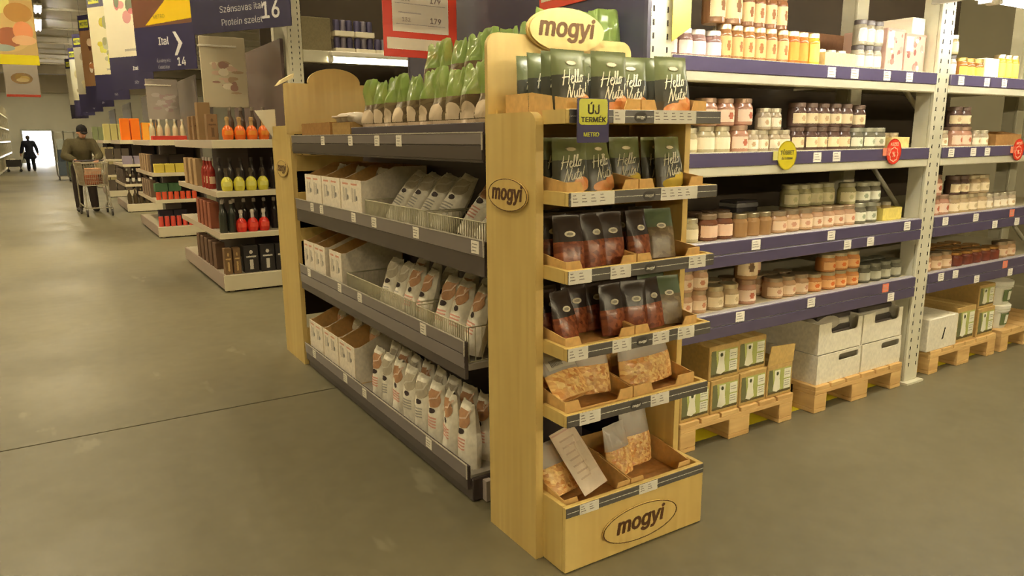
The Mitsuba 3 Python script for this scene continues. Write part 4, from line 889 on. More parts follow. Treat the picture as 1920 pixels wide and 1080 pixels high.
# ------------------------------------------------------------------ second rack and the end units farther down the left aisle
rack2 = pallet_rack(7.10, [2.04, 4.12], 3.0, [2.24], 'second cream steel rack seen between the far stand and the price poster', back=1.0)
s = put('shelf', M().box(2.17, 4.12, 7.13, 8.05, 2.21, 2.24, (180, 172, 150)).ply('plastic'), rack2)
put('front_beam', M().box(2.17, 4.12, 7.09, 7.14, 2.135, 2.245, STEEL, .004).ply('plastic'), s)
s = put('shelf', M().box(2.17, 4.12, 7.13, 8.05, 1.80, 1.83, (130, 122, 110)).ply('plastic'), rack2)
put('front_beam', M().box(2.17, 4.12, 7.09, 7.14, 1.74, 1.835, (120, 112, 104), .004).ply('plastic'), s)
rack_lamp(2.40, 3.30, 7.03, 2.16, 'glowing fluorescent shelf lamp on the second rack behind the far stand', RACK * 1.8, reach=.055)
single('grey_box', M().box(2.20, 2.49, 7.20, 7.7, 2.2405, 2.56, (120, 112, 88), .006).ply('card'), 'grey-brown box on the second rack beside its upright', 'box')
for i, (x, z) in enumerate(((2.62, 2.2405), (2.83, 2.2405), (3.04, 2.2405), (2.62, 2.4005), (2.83, 2.4005))):
    b = M().box(x - .098, x + .098, 7.18, 7.42, z, z + .05, (236, 230, 210), .003)
    c = [('tray', b.ply('paper'))]
    for j in range(3):
        c.append(('can', M().lathe([(0, z + .05), (.031, z + .05), (.031, z + .145), (.028, z + .155), (0, z + .155)], ((108, 104, 140), (150, 144, 160), (96, 92, 124))[j], 12, at=(x - .065 + .065 * j, 7.24)).ply('metal')))
    thing('can_pack', f'{["left", "middle", "right"][i % 3]} shrink tray of bluish cans, {["lower", "upper"][i // 3]} layer on the second rack', 'can pack', c)
for i, y0 in enumerate((7.18, 11.83, 16.48, 21.13, 25.78)):
    single('row_panel', M().box(2.0 if i else 2.0, 2.03, y0 + .05, y0 + 2.2, .2, 2.35, [(82, 66, 66), (96, 88, 84), (90, 84, 80), (84, 80, 76), (84, 80, 76)][i], .004).ply('plastic'), f'dark end board of the {ORD[i + 1]} rack row behind its end shelf', 'panel')

def end_unit(y0, label, zs=(.56, .95, 1.42), L=2.25, x0=1.315, x1=1.96):
    k = number('end_shelf'); lab(k, label, 'shelf unit')
    EW = (222, 212, 184)
    put('plinth', M().box(x0, x1, y0, y0 + .016, .015, .165, EW, .003).box(x0, x0 + .016, y0 + .016, y0 + L, .03, .165, (150, 132, 122)).box(x0 + .04, x1, y0 + .05, y0 + L, 0, .02, (60, 54, 50)).box(x0 + .016, x1, y0 + .016, y0 + L, .150, .166, (170, 160, 140)).ply('plastic'), k)
    put('core', M().box(x0 + .40, x1, y0 + .42, y0 + L, .166, 1.42, (54, 44, 46)).ply('paper'), k)
    for i, z in enumerate(zs):
        t = .05 if i < 2 else .075
        put('shelf', M().box(x0 + .012, x1, y0 + .012, y0 + L, z - .02, z, (176, 166, 146)).box(x0, x1, y0, y0 + .012, z - t, z + .003, EW, .002).box(x0, x0 + .012, y0 + .012, y0 + L, z - t, z + .003, (186, 170, 150)).ply('plastic'), k)
    put('foot', M().box(x0 + .05, x0 + .09, y0 + .03, y0 + .07, 0, .03, (190, 180, 150)).ply('plastic'), k)
    return k
BOT = {}
def bottle(kind):
    if kind in BOT: return BOT[kind]
    shape, col, cap, lbl = kind
    if shape == 'round':   # squat decanter
        pr_ = [(0, 0), (.040, 0), (.046, .01), (.052, .05), (.050, .085), (.038, .112), (.018, .13), (.014, .15), (.014, .17)]
        top = [(.0185, .128), (.0155, .15), (.0155, .176), (.0195, .178), (.0195, .205), (.010, .210), (0, .210)]; lz = (.045, .085); lr = .0525
    else:
        pr_ = [(0, 0), (.034, 0), (.037, .01), (.037, .16), (.032, .19), (.016, .225), (.014, .24), (.014, .285)]
        top = [(.016, .27), (.0165, .30), (.014, .305), (0, .305)]; lz = (.05, .12); lr = .0376
    P = [('glass', M().lathe(pr_, col, 18).ply('gloss')), ('cap', M().lathe(top, cap, 12).ply('gloss'))]
    if lbl: P.append(('label', M().lathe([(lr, lz[0]), (lr, lz[1])], lbl, 10, a0=-math.pi / 2 - .8, a1=-math.pi / 2 + .8).ply('paper')))
    BOT[kind] = P
    return P
def row(kind, pts, z, desc, where, cat='bottle', name='bottle'):
    for i, (x, y) in enumerate(pts):
        thing(name, f'{ORD[i]} {desc} from left, {where}' if len(pts) > 1 else f'{desc}, {where}', cat, bottle(kind), TR(x, y, z + .0005, RNG.uniform(-12, 12)), f'{desc}s, {where}' if len(pts) > 1 else None)
def fr(n, a, b, y): return [(a + (b - a) * i / max(n - 1, 1), y) for i in range(n)]
def boxes(col, pts, sz, z, desc, where, mark=None, rot=0, extra=None):
    w, d, h = sz
    for i, (x, y) in enumerate(pts):
        P = [('box', M().box(-w / 2, w / 2, 0, d, 0, h, col, .004).ply('paper'))]
        if mark:
            q = M().box(-w * .12, w * .12, -.001, 0, h * .12, h * .48, mark).box(-w * .34, w * .34, -.001, 0, h * .56, h * .62, mark); q.prism(ellipse(0, h * .76, w * .12, h * .07, 14), .001, FY(0, 0, 0), mark)
            P.append(('print', q.ply('paper')))
        thing('gift_box', f'{ORD[i]} {desc} from left, {where}' if len(pts) > 1 else f'{desc}, {where}', 'box', P, TR(x, y, z + .0005, rot), f'{desc}s, {where}' if len(pts) > 1 else None)
E1 = 7.18
end_unit(E1, 'white-edged end shelf of spirits just past the far stand')
w1 = lambda n: f'{n} shelf of the nearest end shelf'
row(('round', (232, 110, 30), (186, 150, 100), (240, 150, 60)), fr(4, 1.475, 1.80, E1 + .09), 1.42, 'orange round bottle', w1('top'))
row(('tall', (70, 52, 40), (120, 110, 96), None), fr(4, 1.53, 1.84, E1 + .22), 1.42, 'dark slim bottle', w1('top'))
boxes((140, 112, 78), [(1.375, E1 + .62)], (.12, .12, .36), 1.42, 'tall brown gift box', w1('top'))
boxes((132, 104, 74), [(1.385, E1 + .30), (1.372, E1 + .95), (1.372, E1 + 1.2)], (.10, .10, .24), 1.42, 'short brown gift box', w1('top'), (96, 72, 50))
row(('round', (214, 206, 70), (70, 60, 50), (226, 222, 120)), fr(4, 1.43, 1.76, E1 + .09), .95, 'yellow round bottle', w1('upper'))
row(('tall', (40, 32, 34), (60, 52, 54), None), fr(6, 1.40, 1.90, E1 + .24), .95, 'dark wine bottle', w1('upper'))
row(('tall', (150, 40, 32), (210, 200, 196), (226, 190, 160)), [(1.372, E1 + .50), (1.372, E1 + .66), (1.372, E1 + .82)], .95, 'red bottle', w1('upper') + ', aisle side')
boxes((170, 140, 104), [(1.372, E1 + 1.1), (1.372, E1 + 1.4), (1.372, E1 + 1.7)], (.08, .16, .28), .95, 'tan carton', w1('upper') + ', aisle side', None)
row(('round', (222, 44, 30), (226, 216, 206), (236, 90, 70)), fr(3, 1.53, 1.74, E1 + .085), .56, 'red round bottle', w1('lower'))
row(('tall', (36, 30, 32), (206, 200, 196), None), fr(6, 1.40, 1.88, E1 + .22), .56, 'black white-capped bottle', w1('lower'))
row(('tall', (40, 44, 38), (206, 200, 196), None), fr(2, 1.37, 1.45, E1 + .10), .56, 'dark green bottle', w1('lower'))
boxes((140, 82, 60), [(1.372, E1 + .5 + .2 * i) for i in range(4)], (.09, .13, .26), .56, 'reddish-brown carton', w1('lower') + ', aisle side')
boxes((118, 92, 66), [(1.375, E1 + .04), (1.455, E1 + .04)], (.066, .09, .25), .166, 'brown slim gift box', w1('bottom'), (190, 160, 110))
boxes((44, 40, 40), [(1.585, E1 + .04), (1.74, E1 + .04), (1.885, E1 + .04)], (.135, .12, .26), .166, 'black printed gift box', w1('bottom'), (206, 200, 190))
boxes((96, 72, 56), [(1.375, E1 + .4 + .22 * i) for i in range(5)], (.09, .15, .26), .166, 'brown carton', w1('bottom') + ', aisle side')
E2 = 11.83
end_unit(E2, 'second white-edged end shelf down the aisle, with red cans')
w2 = lambda n: f'{n} shelf of the second end shelf'
CAN = {}
def cans(col, top, pts, z, desc, where, r=.033, h=.115):
    for i, (x, y) in enumerate(pts):
        k = (col, top, r, h)
        if k not in CAN: CAN[k] = [('can', M().lathe([(0, 0), (r * .9, 0), (r, .008), (r, h - .012), (r * .86, h)], col, 14).ply('gloss')), ('lid', M().lathe([(r * .86, h), (r * .8, h - .002), (0, h - .002)], top, 12).ply('metal'))]
        thing('can', f'{ORD[i]} {desc} from left, {where}', 'can', CAN[k], TR(x, y, z + .0005), f'{desc}s, {where}')
cans((226, 92, 60), (200, 196, 190), fr(7, 1.37, 1.86, E2 + .06), .56, 'red can', w2('lower'))
cans((222, 84, 70), (200, 196, 190), fr(7, 1.37, 1.86, E2 + .06), .166, 'red can', w2('bottom'), h=.15)
boxes((44, 40, 50), [(1.46, E2 + .16), (1.66, E2 + .16)], (.19, .15, .23), .166, 'dark case', w2('bottom'))
boxes((66, 96, 66), [(1.42, E2 + .05), (1.60, E2 + .05)], (.17, .2, .12), .676, 'green case on the red cans', w2('lower'))
boxes((206, 186, 80), [(1.42 + .14 * i, E2 + .05) for i in range(4)], (.13, .14, .13), .95, 'yellow case', w2('upper'))
boxes((52, 44, 44), [(1.45, E2 + .24), (1.70, E2 + .24)], (.22, .12, .26), .95, 'dark case', w2('upper'))
boxes((186, 60, 50), [(1.60, E2 + .04)], (.46, .2, .06), 1.42, 'long flat red case', w2('top'))
row(('tall', (206, 196, 160), (226, 222, 206), None), fr(5, 1.40, 1.82, E2 + .30), 1.42, 'pale bottle', w2('top'))
boxes((120, 100, 84), [(1.372, E2 + .6 + .3 * i) for i in range(4)], (.08, .2, .26), .56, 'brown carton', w2('lower') + ', aisle side')
boxes((150, 124, 96), [(1.372, E2 + .6 + .3 * i) for i in range(4)], (.08, .2, .26), .95, 'tan carton', w2('upper') + ', aisle side')
E3 = 16.48
end_unit(E3, 'third white-edged end shelf down the aisle, with orange boxes on top')
w3 = lambda n: f'{n} shelf of the third end shelf'
boxes((240, 122, 30), [(1.44, E3 + .1), (1.62, E3 + .1)], (.16, .2, .42), 1.42, 'tall orange box', w3('top'))
boxes((244, 170, 60), [(1.80, E3 + .1), (1.94, E3 + .1)], (.12, .2, .34), 1.42, 'amber box', w3('top'))
row(('tall', (60, 46, 36), (232, 228, 216), (236, 232, 220)), fr(5, 1.38, 1.80, E3 + .08), .56, 'white-labelled brown bottle', w3('lower'))
row(('tall', (70, 56, 36), (150, 130, 90), None), fr(5, 1.38, 1.80, E3 + .08), .166, 'olive bottle', w3('bottom'))
boxes((150, 140, 160), [(1.42 + .2 * i, E3 + .06) for i in range(3)], (.17, .2, .16), .95, 'lilac case', w3('upper'))
boxes((90, 78, 70), [(1.372, E3 + .4 + .35 * i) for i in range(5)], (.08, .22, .28), .56, 'brown carton', w3('lower') + ', aisle side')
for n, yy, c1, c2 in ((4, 21.13, (206, 196, 130), (90, 80, 70)), (5, 25.78, (150, 160, 120), (190, 176, 130))):
    end_unit(yy, f'{ORD[n - 1]} white-edged end shelf down the aisle')
    wn = lambda s_: f'{s_} shelf of the {ORD[n - 1]} end shelf'
    boxes(c1, [(1.42 + .16 * i, yy + .06) for i in range(3)], (.14, .2, .40), 1.42, 'pale carton', wn('top'))
    for s_, z in (('upper', .95), ('lower', .56), ('bottom', .166)): boxes(c2, [(1.42 + .18 * i, yy + .06) for i in range(3)], (.16, .2, .26), z, 'brown case', wn(s_))
# wrapped boards on the end shelves
for i, (yy, zz, ww, hh) in enumerate(((7.95, 1.74, .43, .68), (12.5, 1.72, .44, .60))):
    k = number('wrapped_board'); lab(k, ['large silvery wrapped board above the orange bottles', 'smaller silvery wrapped board above the red flat case'][i], 'board')
    xx = 1.415 if i == 0 else 1.42
    put('board', M().box(xx, xx + ww, yy, yy + .03, zz, zz + hh, [(196, 184, 156), (150, 140, 132)][i], .004).ply('foil'), k)
    q = M()
    rr = np.random.default_rng(5 + i)
    for j in range(22):
        cx, cz = xx + ww * rr.uniform(.28, .8), zz + hh * rr.uniform(.2, .62)
        q.prism(ellipse(cx, cz, rr.uniform(.02, .07), rr.uniform(.01, .04), 12), .0005 + .0001 * j, FY(0, yy, 0), [(206, 178, 156), (160, 124, 110), (222, 210, 186), (176, 150, 120)][j % 4] if i == 0 else [(150, 128, 128), (166, 156, 150)][j % 2])
    put('print', q.ply('foil'), k)
    put('top_rail', M().box(xx - .01, xx + ww * .8, yy - .01, yy + .04, zz + hh - .10, zz + hh - .08, (232, 226, 210), .003).ply('gloss'), k)
    put('leg', M().box(xx + .05, xx + .08, yy + .01, yy + .03, 1.4205, zz, (90, 84, 80)).box(xx + ww - .08, xx + ww - .05, yy + .01, yy + .03, 1.4205, zz, (90, 84, 80)).ply('plastic'), k)

# ------------------------------------------------------------------ hanging aisle signs
NV = (36, 32, 66)
def wing(p, q, z):     # frame of a drawing on the wing from plan point p (left) to q (right), facing the viewer
    d = np.array(q) - np.array(p); d = d / np.linalg.norm(d); n = np.array([d[1], -d[0]])
    return np.array([[d[0], 0, n[0], p[0]], [d[1], 0, n[1], p[1]], [0, 1, 0, z], [0, 0, 0, 1.]])
SIGN = ['brown chocolate', 'white floral', 'white and yellow', 'brown and white', 'pale grey', 'cream', 'white']
for i in range(8):
    y = 7.8 + 4.65 * i
    p, q = (1.35, y), (1.985, y - 1.05)
    L = math.dist(p, q)
    k = number('aisle_sign')
    lab(k, 'navy hanging aisle sign numbered 16 above the spirits' if i == 0 else f'navy hanging aisle sign with a {SIGN[i - 1]} poster' + (' and number 14' if i == 1 else ''), 'sign')
    f = wing(p, q, 2.40)
    put('base_board', M().prism(sbox(0, 0, L, .62), .012, f, NV).ply('plastic'), k)
    put('poster_board', M().prism(sbox(0, .62, L, 2.22), .010, f, NV if i in (0,) else [(96, 60, 44), (226, 218, 196), (218, 210, 178), (130, 96, 66), (176, 170, 150), (206, 200, 176), (222, 216, 196)][i - 1]).ply('paper'), k)
    put('top_board', M().prism(sbox(0, 2.22, L, 2.66), .012, f, NV).prism(sbox(.06, 2.30, .46, 2.52), .014, f, (206, 206, 60)).ply('plastic'), k)
    fl = lambda dx, dy, off=.0125: f @ np.array([[1, 0, 0, dx], [0, 1, 0, dy], [0, 0, 1, off], [0, 0, 0, 1.]])
    t = M(); PW = (206, 204, 206)
    if i == 0:
        write(t, '16', .135, fl(1.0, .085), PW, bold=True)
        write(t, 'Protein szelet', .058, fl(.645, .055), (176, 174, 180)); write(t, 'Szénsavas ital', .058, fl(.645, .17), (176, 174, 180)); write(t, 'Energiaital', .058, fl(.68, .285), (176, 174, 180))
    elif i == 1:
        write(t, 'Ital', .10, fl(.60, .36), PW, bold=True); t.prism(Polygon([(.80, .52), (.86, .52), (.98, .36), (.86, .20), (.80, .20), (.90, .36)]), .002, fl(0, 0, .0105), PW)
        write(t, '14', .11, fl(.93, .06), PW, bold=True); write(t, 'Ásványvíz', .045, fl(.56, .12), (150, 148, 160)); write(t, 'Üdítőital', .045, fl(.56, .03), (150, 148, 160))
        t.prism(Polygon([(.25, .64), (1.2, .68), (1.2, 1.30)]), .0015, fl(0, 0, .0105), (226, 190, 30))
        write(t, 'METRO', .05, fl(.55, .72), (176, 150, 40), bold=True); write(t, 'Fekete étcsokoládé', .055, fl(.66, 1.12), (206, 190, 176), width=.7); write(t, 'Tejcsokoládé', .05, fl(.66, 1.26), (206, 190, 176), width=.45)
    else:
        write(t, 'Ital', .07, fl(.75, .36), PW, bold=True); write(t, 'Sör', .06, fl(.75, .10), (150, 148, 160))
        rr = np.random.default_rng(40 + i)
        pal = {2: [(206, 150, 150), (110, 116, 96), (196, 120, 124), (200, 170, 140)], 3: [(186, 176, 60), (150, 150, 110), (176, 176, 150), (200, 196, 90)], 4: [(226, 214, 196), (70, 40, 30), (170, 110, 70), (216, 190, 160)]}.get(i, [(160, 150, 120), (206, 200, 180), (140, 130, 110), (190, 180, 140)])
        for j in range(12):
            cx, cy = L * rr.uniform(.25, .75), (rr.uniform(1.3, 2.05) if i == 2 else rr.uniform(.9, 1.9))
            t.prism(ellipse(cx, cy, rr.uniform(.05, .14), rr.uniform(.05, .16), 14), .0008 + .0001 * j, fl(0, 0, .0102), pal[j % 4])
        t.prism(sbox(L * .4, .72, L * .85, .76), .0008, fl(0, 0, .0102), (170, 164, 150))
    write(t, 'METRO', .10, fl(.26, 2.36, .0145), NV, bold=True, width=.36)
    put('lettering', t.ply('paper'), k)
    put('hanger', M().bar((p[0] + .05, p[1] - .08, 5.05), (p[0] + .05, p[1] - .08, ZC), .006, (120, 116, 108)).bar((q[0] - .05, q[1] + .08, 5.05), (q[0] - .05, q[1] + .08, ZC), .006, (120, 116, 108)).ply('plastic'), k)
def banner(label, x0, x1, y, z0, z1, bg, band, blobs, bandh):
    k = number('hanging_banner'); lab(k, label, 'banner')
    put('sheet', M().box(x0, x1, y, y + .012, z0, z1, bg).ply('paper'), k)
    m = M().box(x0, x1, y - .001, y, z0, z0 + bandh, band)
    for j, (cx, cz, a, b, c) in enumerate(blobs): m.prism(ellipse(cx, cz, a, b, 26), .0012 + .0001 * j, FY(0, y, 0), c)
    put('print', m.ply('paper'), k)
    put('hanger', M().bar((x0 + .2, y + .006, z1), (x0 + .2, y + .006, ZC), .006, (120, 116, 108)).bar((x1 - .1, y + .006, z1), (x1 - .1, y + .006, ZC), .006, (120, 116, 108)).ply('plastic'), k)
banner('hanging food banner with a yellow band at the top left corner', -1.1, .175, 19.2, 3.0, 4.75, (196, 166, 110), (222, 206, 40), [(-.35, 3.75, .5, .5, (206, 176, 120)), (-.45, 4.25, .22, .24, (222, 210, 130)), (-.1, 4.05, .25, .2, (176, 130, 70)), (-.30, 3.55, .24, .2, (150, 92, 66)), (-.05, 3.68, .18, .2, (226, 150, 104)), (-.05, 3.50, .22, .10, (226, 180, 136)), (-.45, 3.33, .22, .07, (150, 160, 150)), (-.2, 4.5, .35, .10, (120, 120, 50))], .20)
banner('smaller grey hanging banner with a dish, below the food banner', -.86, .205, 33.2, 3.0, 4.6, (172, 162, 152), (186, 70, 54), [(-.32, 3.66, .34, .20, (140, 112, 76)), (-.40, 3.70, .12, .12, (150, 120, 60)), (-.22, 3.66, .16, .10, (186, 160, 96)), (-.3, 3.6, .2, .07, (196, 176, 130))], .09)

# ------------------------------------------------------------------ people, trolleys and cages far down the aisle
def ball(p, r, seg=20): return m3.Manifold.sphere(float(r), seg).translate([float(c) for c in p])
def chain(pts, rs): return [m3.Manifold.batch_hull([ball(a, ra), ball(b, rb)]) for a, b, ra, rb in zip(pts, pts[1:], rs, rs[1:])]
def skin(bits, length=.03, it=8):
    m = m3.Manifold.batch_boolean(bits, m3.OpType.Add).refine_to_length(length).to_mesh()
    t = trimesh.Trimesh(m.vert_properties[:, :3], m.tri_verts)
    trimesh.smoothing.filter_taubin(t, iterations=it)
    return t
def hand(wrist, d, side, up=(0, 0, 1)):
    """Palm, four curled fingers and a thumb, reaching along d."""
    d = np.array(d, float); d /= np.linalg.norm(d); up = np.array(up, float); r = np.cross(d, up); r /= np.linalg.norm(r); u = np.cross(r, d)
    w = np.array(wrist, float); b = []
    b += [m3.Manifold.batch_hull([ball(w + r * .025, .018, 10), ball(w - r * .025, .018, 10), ball(w + d * .08 + r * .032, .013, 10), ball(w + d * .08 - r * .032, .013, 10)])]
    for k, (o, l) in enumerate(((.032, .062), (.011, .074), (-.011, .070), (-.032, .054))):
        a = w + d * .085 + r * o * side
        p1, p2, p3 = a + d * l * .45, a + d * l * .70 - u * l * .38, a + d * l * .55 - u * l * .68
        b += chain([a, p1, p2, p3], [.0095, .009, .0085, .008])
    t0 = w + d * .025 + r * .035 * side
    b += chain([t0, t0 + d * .03 + r * .025 * side - u * .01, t0 + d * .055 + r * .02 * side - u * .025], [.012, .010, .009])
    return b
def person(label, at, J, jacket, trousers, shoe, hat=None, hair=(60, 54, 50), coat=.0, face=True):
    """J: joints. One continuous body, clothing as children."""
    P = {k: np.array(v, float) for k, v in J.items()}
    def both(f): return [x for s in 'LR' for x in f(s)]
    body = chain([P['pelvis'], P['chest'], P['neck']], [.13, .14, .06]) + chain([P['neck'], P['head'] - np.array([0, 0, .06])], [.055, .05])
    body += [m3.Manifold.batch_hull([ball(P['head'] + np.array([0, .012, .035]), .085), ball(P['head'] + np.array([0, -.018, -.055]), .058)])]
    hd = P['head']; fw = np.array(J.get('look', (0, -1, 0)), float); fw /= np.linalg.norm(fw); sd = np.cross(fw, [0, 0, 1]); sd /= np.linalg.norm(sd)
    body += chain([hd + fw * .085 + np.array([0, 0, .005]), hd + fw * .105 + np.array([0, 0, -.025])], [.012, .016])            # nose
    body += [ball(hd + sd * s * .085 - np.array([0, 0, .005]), .022, 10) for s in (-1, 1)]                                    # ears
    body += both(lambda s: chain([P['sh' + s], P['el' + s], P['wr' + s]], [.058, .046, .032]))
    body += both(lambda s: chain([P['hip' + s], P['kn' + s], P['an' + s]], [.088, .062, .045]))
    body += both(lambda s: chain([P['an' + s] - np.array([0, 0, .03]), P['toe' + s]], [.05, .038]))
    body += [x for s, q in (('L', 1), ('R', -1)) for x in hand(P['wr' + s], P['wr' + s] - P['el' + s], q)]
    k = number('person'); lab(k, label, 'person')
    put('body', M().soft(skin(body, .025, 6), (196, 150, 122), 180).ply('paper'), k, at)
    jk = chain([P['pelvis'] + np.array([0, 0, .02]), P['chest'], P['chest'] + (P['neck'] - P['chest']) * .62], [.175, .19, .13]) + [m3.Manifold.batch_hull([ball(P['shL'], .09), ball(P['shR'], .09), ball(P['chest'], .18)])]
    jk += both(lambda s: chain([P['sh' + s], P['el' + s], P['el' + s] + (P['wr' + s] - P['el' + s]) * .88], [.092, .078, .060]))
    if coat: jk += [m3.Manifold.batch_hull([ball(P['pelvis'] + np.array([x, y, -coat]), .12) for x in (-.16, .16) for y in (-.04, .06)] + [ball(P['pelvis'] + np.array([0, 0, .05]), .17)])]
    put('jacket', M().soft(skin(jk, .035, 8), jacket, 180).ply('card'), k, at)
    put('collar', M().soft(skin(chain([P['neck'] + np.array([0, .02, -.05]), P['neck'] + np.array([0, 0, .0])], [.095, .078]), .03, 4), tuple(int(c * .8) for c in jacket), 180).ply('card'), k, at)
    tr = both(lambda s: chain([P['hip' + s], P['kn' + s], P['an' + s] + np.array([0, 0, .02])], [.118, .086, .072])) + [ball(P['pelvis'], .155)]
    put('trousers', M().soft(skin(tr, .035, 8), trousers, 180).ply('card'), k, at)
    for s in 'LR':
        a, t = P['an' + s], P['toe' + s]
        put('shoe', M().soft(skin([m3.Manifold.batch_hull([ball(a - np.array([0, 0, .045]), .052), ball(t, .042), ball(a + (t - a) * .5 - np.array([0, 0, .02]), .05)]).trim_by_plane([0, 0, 1], .004)], .03, 3), shoe, 60).ply('plastic'), k, at)
    if hat:
        put('cap', M().soft(skin([m3.Manifold.batch_hull([ball(hd + np.array([0, .01, .065]), .098), ball(hd + np.array([0, .01, .045]), .100)]).trim_by_plane([0, 0, 1], float(hd[2] + .02)), m3.Manifold.batch_hull([ball(hd + fw * .10 + sd * .06 + np.array([0, 0, .035]), .012, 10), ball(hd + fw * .10 - sd * .06 + np.array([0, 0, .035]), .012, 10), ball(hd + fw * .15 + np.array([0, 0, .025]), .012, 10)])], .03, 3), hat, 180).ply('card'), k, at)
    else:
        put('hair', M().soft(skin([m3.Manifold.batch_hull([ball(hd + np.array([0, .02, .045]), .092), ball(hd - fw * .035 + np.array([0, 0, -.02]), .075)]).trim_by_plane((-fw).tolist(), float(-fw @ hd - .045))], .03, 3), hair, 180).ply('card'), k, at)
    if face:
        e = M()
        for s in (-1, 1): e.soft(trimesh.creation.icosphere(1, .010).apply_translation(hd + fw * .088 + sd * s * .032 + np.array([0, 0, .015])), (50, 40, 36), 180)
        e.soft(trimesh.creation.capsule(.036, .006).apply_transform(trimesh.transformations.rotation_matrix(math.pi / 2, [0, 1, 0])).apply_translation(hd + fw * .086 + np.array([-.018, 0, -.055])), (150, 96, 84), 180)
        put('face_details', e.ply('paper'), k, at)
    return k
J1 = dict(pelvis=(0, .06, .90), chest=(.0, -.06, 1.24), neck=(.02, -.13, 1.44), head=(.05, -.17, 1.57), shL=(.20, -.08, 1.37), shR=(-.19, -.08, 1.37), elL=(.30, -.20, 1.12), elR=(-.29, -.18, 1.12), wrL=(.24, -.42, 1.04), wrR=(-.14, -.42, 1.04),
          hipL=(.10, .06, .88), hipR=(-.10, .06, .88), knL=(.12, .0, .48), knR=(-.13, .05, .48), anL=(.14, .06, .09), anR=(-.13, .10, .09), toeL=(.17, -.09, .045), toeR=(-.16, -.05, .045), look=(.35, -1, -.35))
person('shopper in a black cap and olive jacket leaning on a cart down the aisle', TR(.66, 17.28, 0), J1, (80, 74, 54), (56, 48, 46), (44, 40, 38), hat=(30, 28, 30))
J2 = dict(pelvis=(0, 0, .90), chest=(0, .0, 1.25), neck=(0, .02, 1.47), head=(0, .03, 1.61), shL=(.20, 0, 1.40), shR=(-.20, 0, 1.40), elL=(.30, .02, 1.13), elR=(-.29, .03, 1.12), wrL=(.33, -.03, .90), wrR=(-.36, -.02, .89),
          hipL=(.10, 0, .88), hipR=(-.10, 0, .88), knL=(.11, .03, .48), knR=(-.11, -.06, .48), anL=(.12, -.10, .10), anR=(-.12, .08, .09), toeL=(.13, .05, .045), toeR=(-.13, .22, .045), look=(0, 1, 0))
person('person in a dark flaring coat walking towards the bright gate', TR(-.50, 41.7, 0, s=.95), J2, (30, 32, 44), (28, 28, 34), (24, 24, 26), coat=.20, face=False)

def cart(label, at, goods=None, dark=False, rz=0.):
    c = (196, 190, 172) if not dark else (50, 46, 46)
    Q = lambda v: v
    fr_, w = M(), M()
    b = [(-.22, -.36), (.22, -.36), (.27, .40), (-.27, .40)]         # plan of the basket's rim, the narrow end towards -y
    lo = [(-.19, -.30), (.19, -.30), (.22, .30), (-.22, .30)]
    for i in range(4):
        j = (i + 1) % 4
        fr_.bar((*b[i], 1.0), (*b[j], 1.0), .010, c).bar((*lo[i], .58), (*lo[j], .58), .008, c).bar((*b[i], 1.0), (*lo[i], .58), .008, c)
        n = 12
        for q in range(1, n):
            t = q / n
            a_ = np.array([*b[i], 1.0]) * (1 - t) + np.array([*b[j], 1.0]) * t; d_ = np.array([*lo[i], .58]) * (1 - t) + np.array([*lo[j], .58]) * t
            w.bar(a_, d_, .004, c, 4)
        for q in range(1, 6):
            t = q / 6
            w.bar(np.array([*b[i], 1.0]) * (1 - t) + np.array([*lo[i], .58]) * t, np.array([*b[j], 1.0]) * (1 - t) + np.array([*lo[j], .58]) * t, .004, c, 4)
    for q in range(1, 10): w.bar((lo[0][0] + q * .038, -.30, .58), (lo[3][0] + q * .044, .30, .58), .004, c, 4)
    for s in (-1, 1): fr_.bar((s * .24, .38, .98), (s * .24, .34, .22), .013, c).bar((s * .24, .34, .22), (s * .21, -.36, .16), .013, c).bar((s * .21, -.36, .16), (s * .19, -.28, .58), .010, c).bar((s * .24, .34, .22), (s * .23, .42, .14), .012, c)
    fr_.bar((-.21, -.36, .16), (.21, -.36, .16), .011, c)
    P = [('frame', fr_.ply('metal' if not dark else 'plastic')), ('basket_wires', w.ply('metal' if not dark else 'plastic')), ('handle', M().bar((-.27, .44, 1.03), (.27, .44, 1.03), .016, (60, 56, 66)).bar((-.26, .40, 1.0), (-.26, .44, 1.03), .010, c).bar((.26, .40, 1.0), (.26, .44, 1.03), .010, c).ply('plastic'))]
    for x, y in ((-.21, -.36), (.21, -.36), (-.23, .42), (.23, .42)):
        wm = trimesh.creation.cylinder(.062, .028, sections=16).apply_transform(trimesh.transformations.rotation_matrix(math.pi / 2, [0, 1, 0])).apply_translation([x, y, .064])
        P.append(('wheel', M().soft(wm, (52, 48, 46), 40).box(x - .022, x - .016, y - .012, y + .012, .06, .17, (120, 116, 108)).box(x + .016, x + .022, y - .012, y + .012, .06, .17, (120, 116, 108)).ply('plastic')))
    k = thing('shopping_cart', label, 'cart', P, at); lab(k + '__basket_wires', 'basket mesh', kind='stuff')
    return k
cart('wire shopping cart loaded with boxes in front of the shopper', TR(.78, 16.36, 0, 4))
for i, (x, y, z, sz, c) in enumerate(((.74, 16.25, .595, (.22, .22, .18), (150, 84, 58)), (.82, 16.50, .595, (.22, .22, .18), (120, 76, 56)), (.78, 16.37, .777, (.26, .34, .12), (196, 150, 120)))):
    single('boxed_goods', M().box(-sz[0] / 2, sz[0] / 2, -sz[1] / 2, sz[1] / 2, 0, sz[2], c, .006).ply('card'), ['reddish-brown box in the front of the shopping cart', 'darker brown box in the rear of the shopping cart', 'pale brown box on top of the others in the shopping cart'][i], 'box', TR(x, y, z, 4))
